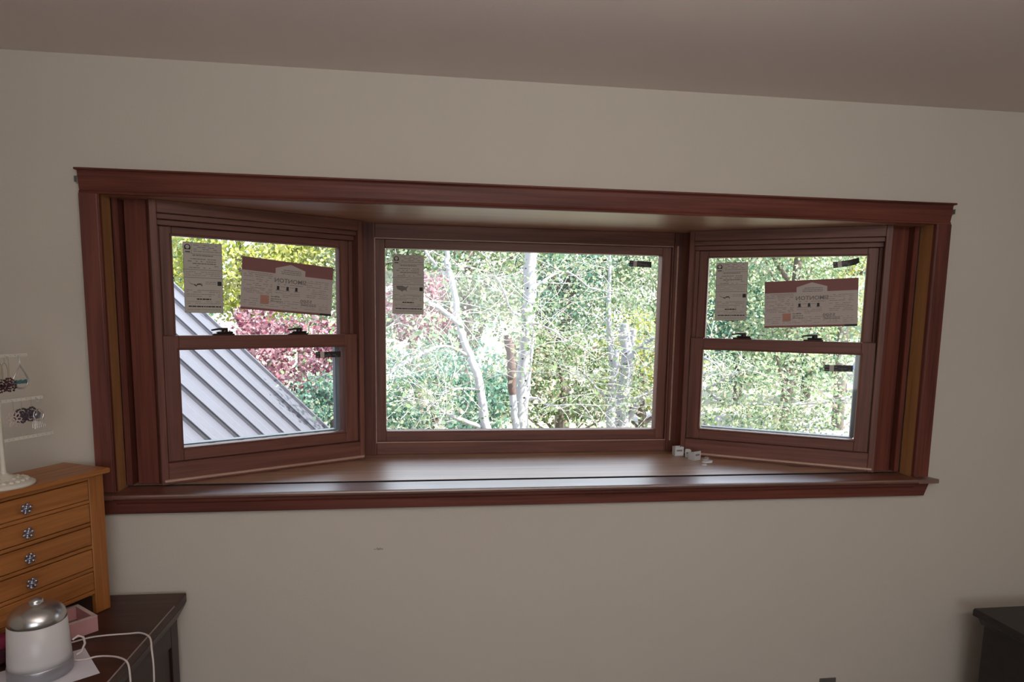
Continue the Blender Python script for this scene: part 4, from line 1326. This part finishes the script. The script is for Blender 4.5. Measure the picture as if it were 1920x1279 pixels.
def skeleton_tree(name, label, sk, bark, leafm, cat='tree', n_twig=40, twig_len=0.9, leaf_n=22, leaf_s=0.05, extra=(), rad=0.22, group=None, stub=None, seg=14):
    base = sk['trunk'][0]
    t = thing(name, label, cat, (0, 0, 0), group=group)
    tr = list(sk['trunk'])
    if tr[0][2] > GZ:       # carry the trunk down to the ground
        dx = tr[0][0] - tr[1][0]; dz = tr[0][2] - tr[1][2]
        k = (GZ - tr[0][2]) / dz if abs(dz) > 1e-6 else 0
        tr = [(tr[0][0] + dx * k * 0.5, tr[0][1], GZ - 0.02, tr[0][3] * 1.35)] + tr
    P, Rr = densify(tr)
    MB().tube(P, Rr, seg).build('trunk', bark, t)
    pts = [p for p in P if p.z > -0.8]
    if stub:
        P2, R2 = densify(stub); MB().tube(P2, R2, 10).build('cut_stub', bark, t)
    allp = []
    for b in sk.get('br', []):
        P2, R2 = densify(b, 0.012)
        MB().tube(P2, R2, 8).build('branch', bark, t)
        allp += [p for p in P2[2:]]
    allp += [p for p in P if p.z > 2.55]
    tm = MB()
    tips = twigs(tm, allp, n_twig, twig_len)
    o = tm.build('twigs', M['twig'], t); o['kind'] = 'stuff'
    cs_ = list(tips) + [tuple(p) for p in allp[::2]]
    cen = clumps(cs_, rad, leaf_n)
    if len(extra):
        ex = np.concatenate([clumps(ellipsoid(c, r, k), rad, leaf_n) for (c, r, k) in extra])
        cen = np.concatenate([cen, ex])
    # leaves grow at the twig ends, not against the trunk
    tp = np.array([p[:] for p in P])
    keep = np.ones(len(cen), bool)
    for q in tp:
        d = np.abs(cen - q)
        keep &= ~((np.hypot(d[:, 0], d[:, 1]) < 0.24) & (d[:, 2] < 0.20) & (q[2] < 2.5))
    leaves('foliage', leafm, t, cen[keep], leaf_s)
    return t


def crown_tree(name, label, x, y, h, crown, leafm, n, size, bark='dark_bark', cat='tree', z0=None, group=None, cl=None):
    """A whole tree or shrub: trunk, a few limbs, and a crown of leaf clumps."""
    t = thing(name, label, cat, (x, y, GZ), group=group)
    (cz, rx, ry, rz) = crown
    rt = 0.018 * h + 0.03
    P, Rr = densify([(0, 0, 0, rt * 1.2), (random.uniform(-.1, .1), 0, h * .35, rt), (random.uniform(-.15, .15), 0, h * .7, rt * .6), (0, 0, h * .95, rt * .2)], 0.02)
    MB().tube(P, Rr, 10).build('trunk', M[bark], t)
    for i in range(6):
        a = i * 1.05 + random.uniform(-.3, .3); zb_ = h * random.uniform(.2, .6)
        MB().tube([(0, 0, zb_), (rx * .35 * math.cos(a), ry * .35 * math.sin(a), zb_ + rz * .25), (rx * .75 * math.cos(a), ry * .75 * math.sin(a), zb_ + rz * .6)], [rt * .45, rt * .28, rt * .08], 6).build('branch', M[bark], t)
    k = cl or max(30, n // 40)
    cs_ = ellipsoid((0, 0, cz), (rx, ry, rz), k, 0.25)
    cs_ = cs_[cs_[:, 2] > 0.05]
    cen = clumps(cs_, 0.30 * min(rx, rz), max(4, n // len(cs_)), 0.65)
    cen = cen[cen[:, 2] > 0.03]
    leaves('foliage', M[leafm], t, cen, size)
    return t

SK_A = dict(
  trunk=[(0.79,6.0,-0.55,0.113),(0.81,6.0,0.32,0.102),(0.82,6.0,0.81,0.097),(0.86,6.0,1.36,0.087),(0.89,6.0,1.9,0.083),(0.89,6.0,2.5,0.082),(0.9,6.0,3.12,0.072),(0.92,6.0,3.93,0.055),(0.92,6.0,4.84,0.032)],
  br=[
    [(0.9,6.0,1.71,0.027),(0.68,5.93,1.79,0.016),(0.58,5.83,1.95,0.013),(0.47,5.73,2.14,0.013),(0.39,5.62,2.28,0.009),(0.29,5.5,2.45,0.009)] ,
    [(0.89,6.0,1.67,0.02),(0.99,5.92,1.65,0.016),(1.16,5.82,1.57,0.013),(1.31,5.7,1.45,0.006)] ,
    [(0.84,6.0,0.68,0.024),(1.01,5.92,0.72,0.017),(1.12,5.83,0.64,0.013),(1.51,5.72,0.67,0.01),(1.72,5.6,0.66,0.007)] ,
    [(0.9,6.0,2.06,0.02),(1.15,6.09,2.23,0.017),(1.41,6.22,2.31,0.014),(1.74,6.35,2.12,0.01),(2.11,6.5,2.09,0.011)] ,
    [(0.89,6.0,2.54,0.026),(0.69,6.26,2.89,0.02),(0.45,6.6,3.19,0.014)] ,
    [(0.91,6.0,2.8,0.026),(1.14,5.78,3.09,0.019),(1.32,5.5,3.36,0.012)] ,
  ],
)
SK_S = dict(
  trunk=[(0.76,5.75,-0.41,0.05),(0.71,5.75,0.39,0.046),(0.69,5.75,0.51,0.043),(0.66,5.75,0.79,0.046),(0.64,5.75,1.12,0.052),(0.63,5.75,1.31,0.058),(0.59,5.75,1.52,0.045)],
)
SK_B = dict(
  trunk=[(0.42,5.2,-0.51,0.068),(0.36,5.2,0.12,0.058),(0.27,5.2,0.6,0.052),(0.2,5.2,0.98,0.048),(0.15,5.2,1.18,0.045),(0.07,5.2,1.36,0.042),(0.02,5.2,1.49,0.042),(-0.01,5.2,1.62,0.042),(-0.05,5.2,1.75,0.037),(-0.08,5.2,1.99,0.035),(-0.12,5.2,2.16,0.032),(-0.16,5.2,2.31,0.028),(-0.16,5.2,2.44,0.026),(-0.19,5.2,2.84,0.02),(-0.18,5.2,3.29,0.011)],
  br=[
    [(-0.12,5.2,2.17,0.023),(-0.24,5.26,2.24,0.021),(-0.33,5.33,2.36,0.018),(-0.41,5.41,2.5,0.015),(-0.5,5.5,2.7,0.009)] ,
    [(0.01,5.2,1.62,0.027),(-0.2,5.16,1.79,0.026),(-0.39,5.1,1.9,0.023),(-0.51,5.04,1.96,0.02),(-0.69,4.97,2.0,0.014),(-0.83,4.9,2.02,0.008)] ,
    [(0.17,5.2,0.92,0.015),(-0.0,5.09,0.94,0.012),(-0.17,4.95,0.93,0.012),(-0.24,4.8,0.9,0.006)] ,
    [(0.09,5.2,1.29,0.018),(-0.09,5.12,1.39,0.015),(-0.24,5.01,1.41,0.014),(-0.37,4.9,1.36,0.023),(-0.55,4.77,1.28,0.022),(-0.72,4.64,1.19,0.016),(-0.75,4.5,1.1,0.008)] ,
    [(0.22,5.2,0.49,0.027),(0.03,5.11,0.58,0.024),(-0.16,4.98,0.67,0.02),(-0.34,4.85,0.8,0.011),(-0.5,4.7,0.88,0.008)] ,
    [(0.21,5.2,1.16,0.018),(0.26,5.31,1.35,0.015),(0.39,5.45,1.47,0.015),(0.52,5.6,1.52,0.009)] ,
  ],
)
SK_C = dict(
  trunk=[(2.2,6.2,-0.57,0.115),(2.2,6.2,0.09,0.099),(2.19,6.2,0.48,0.092),(2.22,6.2,0.97,0.084),(2.25,6.2,1.21,0.087),(2.2,6.2,1.43,0.073),(2.17,6.2,1.66,0.066)],
  stub=[(2.3,6.3,1.08,0.043),(2.32,6.3,1.32,0.049),(2.33,6.3,1.59,0.042)],
  br=[
    [(1.98,6.0,-0.36,0.07),(1.97,6.0,0.34,0.062),(2.0,6.0,0.81,0.055),(2.03,6.0,1.24,0.041),(2.05,6.0,1.34,0.031)] ,
    [(2.17,6.6,0.98,0.044),(2.12,6.64,1.34,0.04),(2.11,6.7,1.77,0.037),(2.11,6.76,2.14,0.029),(2.13,6.83,2.5,0.022),(2.11,6.9,2.94,0.015)] ,
    [(2.29,6.2,1.24,0.035),(2.4,6.08,1.4,0.031),(2.53,5.93,1.5,0.024),(2.77,5.77,1.45,0.02),(3.02,5.59,1.27,0.016),(3.13,5.4,1.2,0.013)] ,
    [(2.38,6.0,1.36,0.017),(2.51,5.87,1.34,0.017),(2.66,5.69,1.28,0.01),(2.78,5.5,1.15,0.007)] ,
    [(2.26,6.2,0.36,0.046),(2.38,6.1,0.66,0.042),(2.43,5.97,0.78,0.034),(2.52,5.82,0.83,0.027),(2.79,5.67,0.92,0.023),(2.99,5.5,0.91,0.02),(3.18,5.33,0.74,0.016),(3.46,5.16,0.75,0.016),(3.83,4.98,0.76,0.012),(4.24,4.79,0.82,0.009),(4.38,4.6,0.88,0.006)] ,
    [(2.95,5.4,0.88,0.019),(3.13,5.29,1.01,0.016),(3.27,5.15,1.12,0.013),(3.42,5.0,1.19,0.006)] ,
    [(1.93,6.0,0.67,0.021),(1.79,5.89,0.81,0.017),(1.64,5.75,0.96,0.013),(1.51,5.6,1.06,0.01)] ,
    [(1.98,6.0,1.34,0.014),(1.94,5.96,1.51,0.01),(1.9,5.9,1.62,0.01)] ,
    [(1.94,5.9,0.85,0.037),(1.91,5.8,1.0,0.033)] ,
  ],
)
skeleton_tree('aspen', 'tall straight white aspen trunk in the middle of the centre window', SK_A, M['aspen'], M['leaf_aspen'],
              n_twig=110, twig_len=1.1, leaf_n=5, leaf_s=0.038, extra=[((0.9, 6.2, 4.2), (1.9, 1.3, 1.6), 300), ((0.3, 6.3, 2.6), (1.4, 0.9, 0.9), 90)])
skeleton_tree('aspen', 'leaning forked white aspen left of the straight trunk, centre window', SK_B, M['aspen'], M['leaf_aspen'],
              n_twig=140, twig_len=1.0, leaf_n=5, leaf_s=0.038, extra=[((-1.0, 5.4, 0.7), (1.1, 0.7, 0.7), 130), ((-0.4, 5.3, 3.6), (1.6, 1.1, 1.2), 160)])
skeleton_tree('aspen', 'multi-stemmed white aspen with sawn-off stubs right in the centre window', SK_C, M['aspen_grey'], M['leaf_aspen'],
              n_twig=170, twig_len=0.95, leaf_n=6, leaf_s=0.036, stub=SK_C['stub'],
              extra=[((4.1, 5.0, 0.95), (1.2, 0.6, 0.55), 420), ((3.25, 4.9, 0.42), (0.85, 0.5, 0.38), 420), ((3.4, 6.1, 2.6), (2.2, 0.9, 1.0), 420), ((2.4, 6.6, 2.4), (1.2, 0.6, 0.9), 70)])
t = thing('tree_snag', 'dead brown broken-topped trunk close beside the straight white aspen', 'tree', (0, 0, 0))
P, Rr = densify([(SK_S['trunk'][0][0], 5.75, GZ - 0.02, 0.06)] + SK_S['trunk'][:4], 0.006)
MB().tube(P, Rr, 10).build('trunk', M['aspen'], t)
P, Rr = densify(SK_S['trunk'][3:], 0.008)
Rr = [r_ * random.uniform(0.9, 1.15) for r_ in Rr]
MB().tube(P, Rr, 9).build('broken_top', M['snag'], t)

crown_tree('plum_shrub', 'purple-leaved plum shrub beside the metal roof in the left window', -2.75, 8.6, 3.7, (3.1, 1.5, 1.3, 0.85), 'leaf_plum', 9100, 0.056, cat='shrub')
crown_tree('plum_shrub', 'smaller purple-leaved plum behind the leaning aspen, centre window', -0.5, 11.5, 4.6, (4.1, 0.8, 0.8, 0.7), 'leaf_plum', 2625, 0.059, cat='shrub')
crown_tree('green_shrub', 'feathery green shrub below the plum, lower corner of left window', -1.75, 7.2, 3.0, (2.35, 0.75, 0.8, 0.75), 'leaf_teal', 5775, 0.044, cat='shrub')
crown_tree('green_shrub', 'teal green shrub mass at the foot of the leaning aspen', -0.2, 8.6, 3.4, (2.5, 1.4, 1.0, 1.0), 'leaf_teal', 7350, 0.056, cat='shrub')
crown_tree('green_shrub', 'olive green shrub between straight and multi-stemmed aspens', 2.1, 10.0, 3.4, (2.8, 1.5, 1.0, 1.0), 'leaf_dark', 5775, 0.063, cat='shrub')
crown_tree('lime_shrub', 'yellow green shrub behind the right-hand aspen branches, centre window', 4.0, 10.5, 3.9, (3.0, 1.0, 0.9, 1.1), 'leaf_lime', 4550, 0.063, cat='shrub')
crown_tree('broadleaf_tree', 'yellow green tree at the top of the left window', -4.6, 14.5, 7.2, (5.2, 2.0, 1.6, 1.6), 'leaf_lime', 9100, 0.089)
crown_tree('broadleaf_tree', 'mid green tree between left window and leaning aspen', -2.0, 15.5, 8.0, (5.2, 1.9, 1.6, 2.4), 'leaf_aspen', 8050, 0.089)
crown_tree('broadleaf_tree', 'dark green tree behind the leaning aspen', 0.7, 15.0, 8.5, (5.6, 2.0, 1.6, 2.6), 'leaf_dark', 8050, 0.089)
crown_tree('broadleaf_tree', 'teal green tree behind the straight white trunk', 3.6, 16.5, 8.5, (5.8, 2.0, 1.6, 2.5), 'leaf_teal', 8050, 0.089)
crown_tree('broadleaf_tree', 'light green tree behind the multi-stemmed aspen', 6.6, 16.0, 8.0, (6.0, 2.1, 1.6, 2.3), 'leaf_aspen', 8050, 0.089)
crown_tree('broadleaf_tree', 'bright yellow green tree at far right of the right window', 14.2, 19.5, 8.5, (5.4, 2.4, 1.8, 2.4), 'leaf_lime', 10500, 0.096)
crown_tree('broadleaf_tree', 'pale green tree seen high through the right window', 9.6, 15.0, 8.0, (4.5, 1.9, 1.5, 3.0), 'leaf_aspen', 9625, 0.081)
crown_tree('conifer', 'dark teal conifer standing behind the boat, right window', 17.5, 27.0, 9.0, (4.6, 2.6, 2.0, 3.8), 'needle', 15750, 0.118)
crown_tree('conifer', 'second teal conifer left of the one behind the boat', 13.6, 26.0, 8.0, (4.2, 2.4, 2.0, 3.6), 'needle', 14000, 0.118)
crown_tree('conifer', 'grey green conifer far behind the roof, left window', -9.5, 22.0, 8.5, (5.0, 2.2, 1.8, 2.8), 'needle', 10500, 0.111)
far = (('leftmost, above the metal roof', -14, 34, 'leaf_dark'), ('second from the left', -7, 36, 'leaf_aspen'), ('third from the left', 0, 35, 'leaf_teal'),
       ('fourth, midmost of seven', 7, 37, 'leaf_dark'), ('third from the right', 14, 38, 'leaf_aspen'), ('second from the right', 22, 40, 'leaf_teal'), ('rightmost, beyond the boat', 30, 41, 'leaf_dark'))
for (where, x, y, mt) in far:
    crown_tree('far_tree', 'distant tree of the hazy far row, ' + where, x, y, 9.0, (5.0, 3.6, 2.0, 4.0), mt, 6000, 0.18, group='distant row of trees')
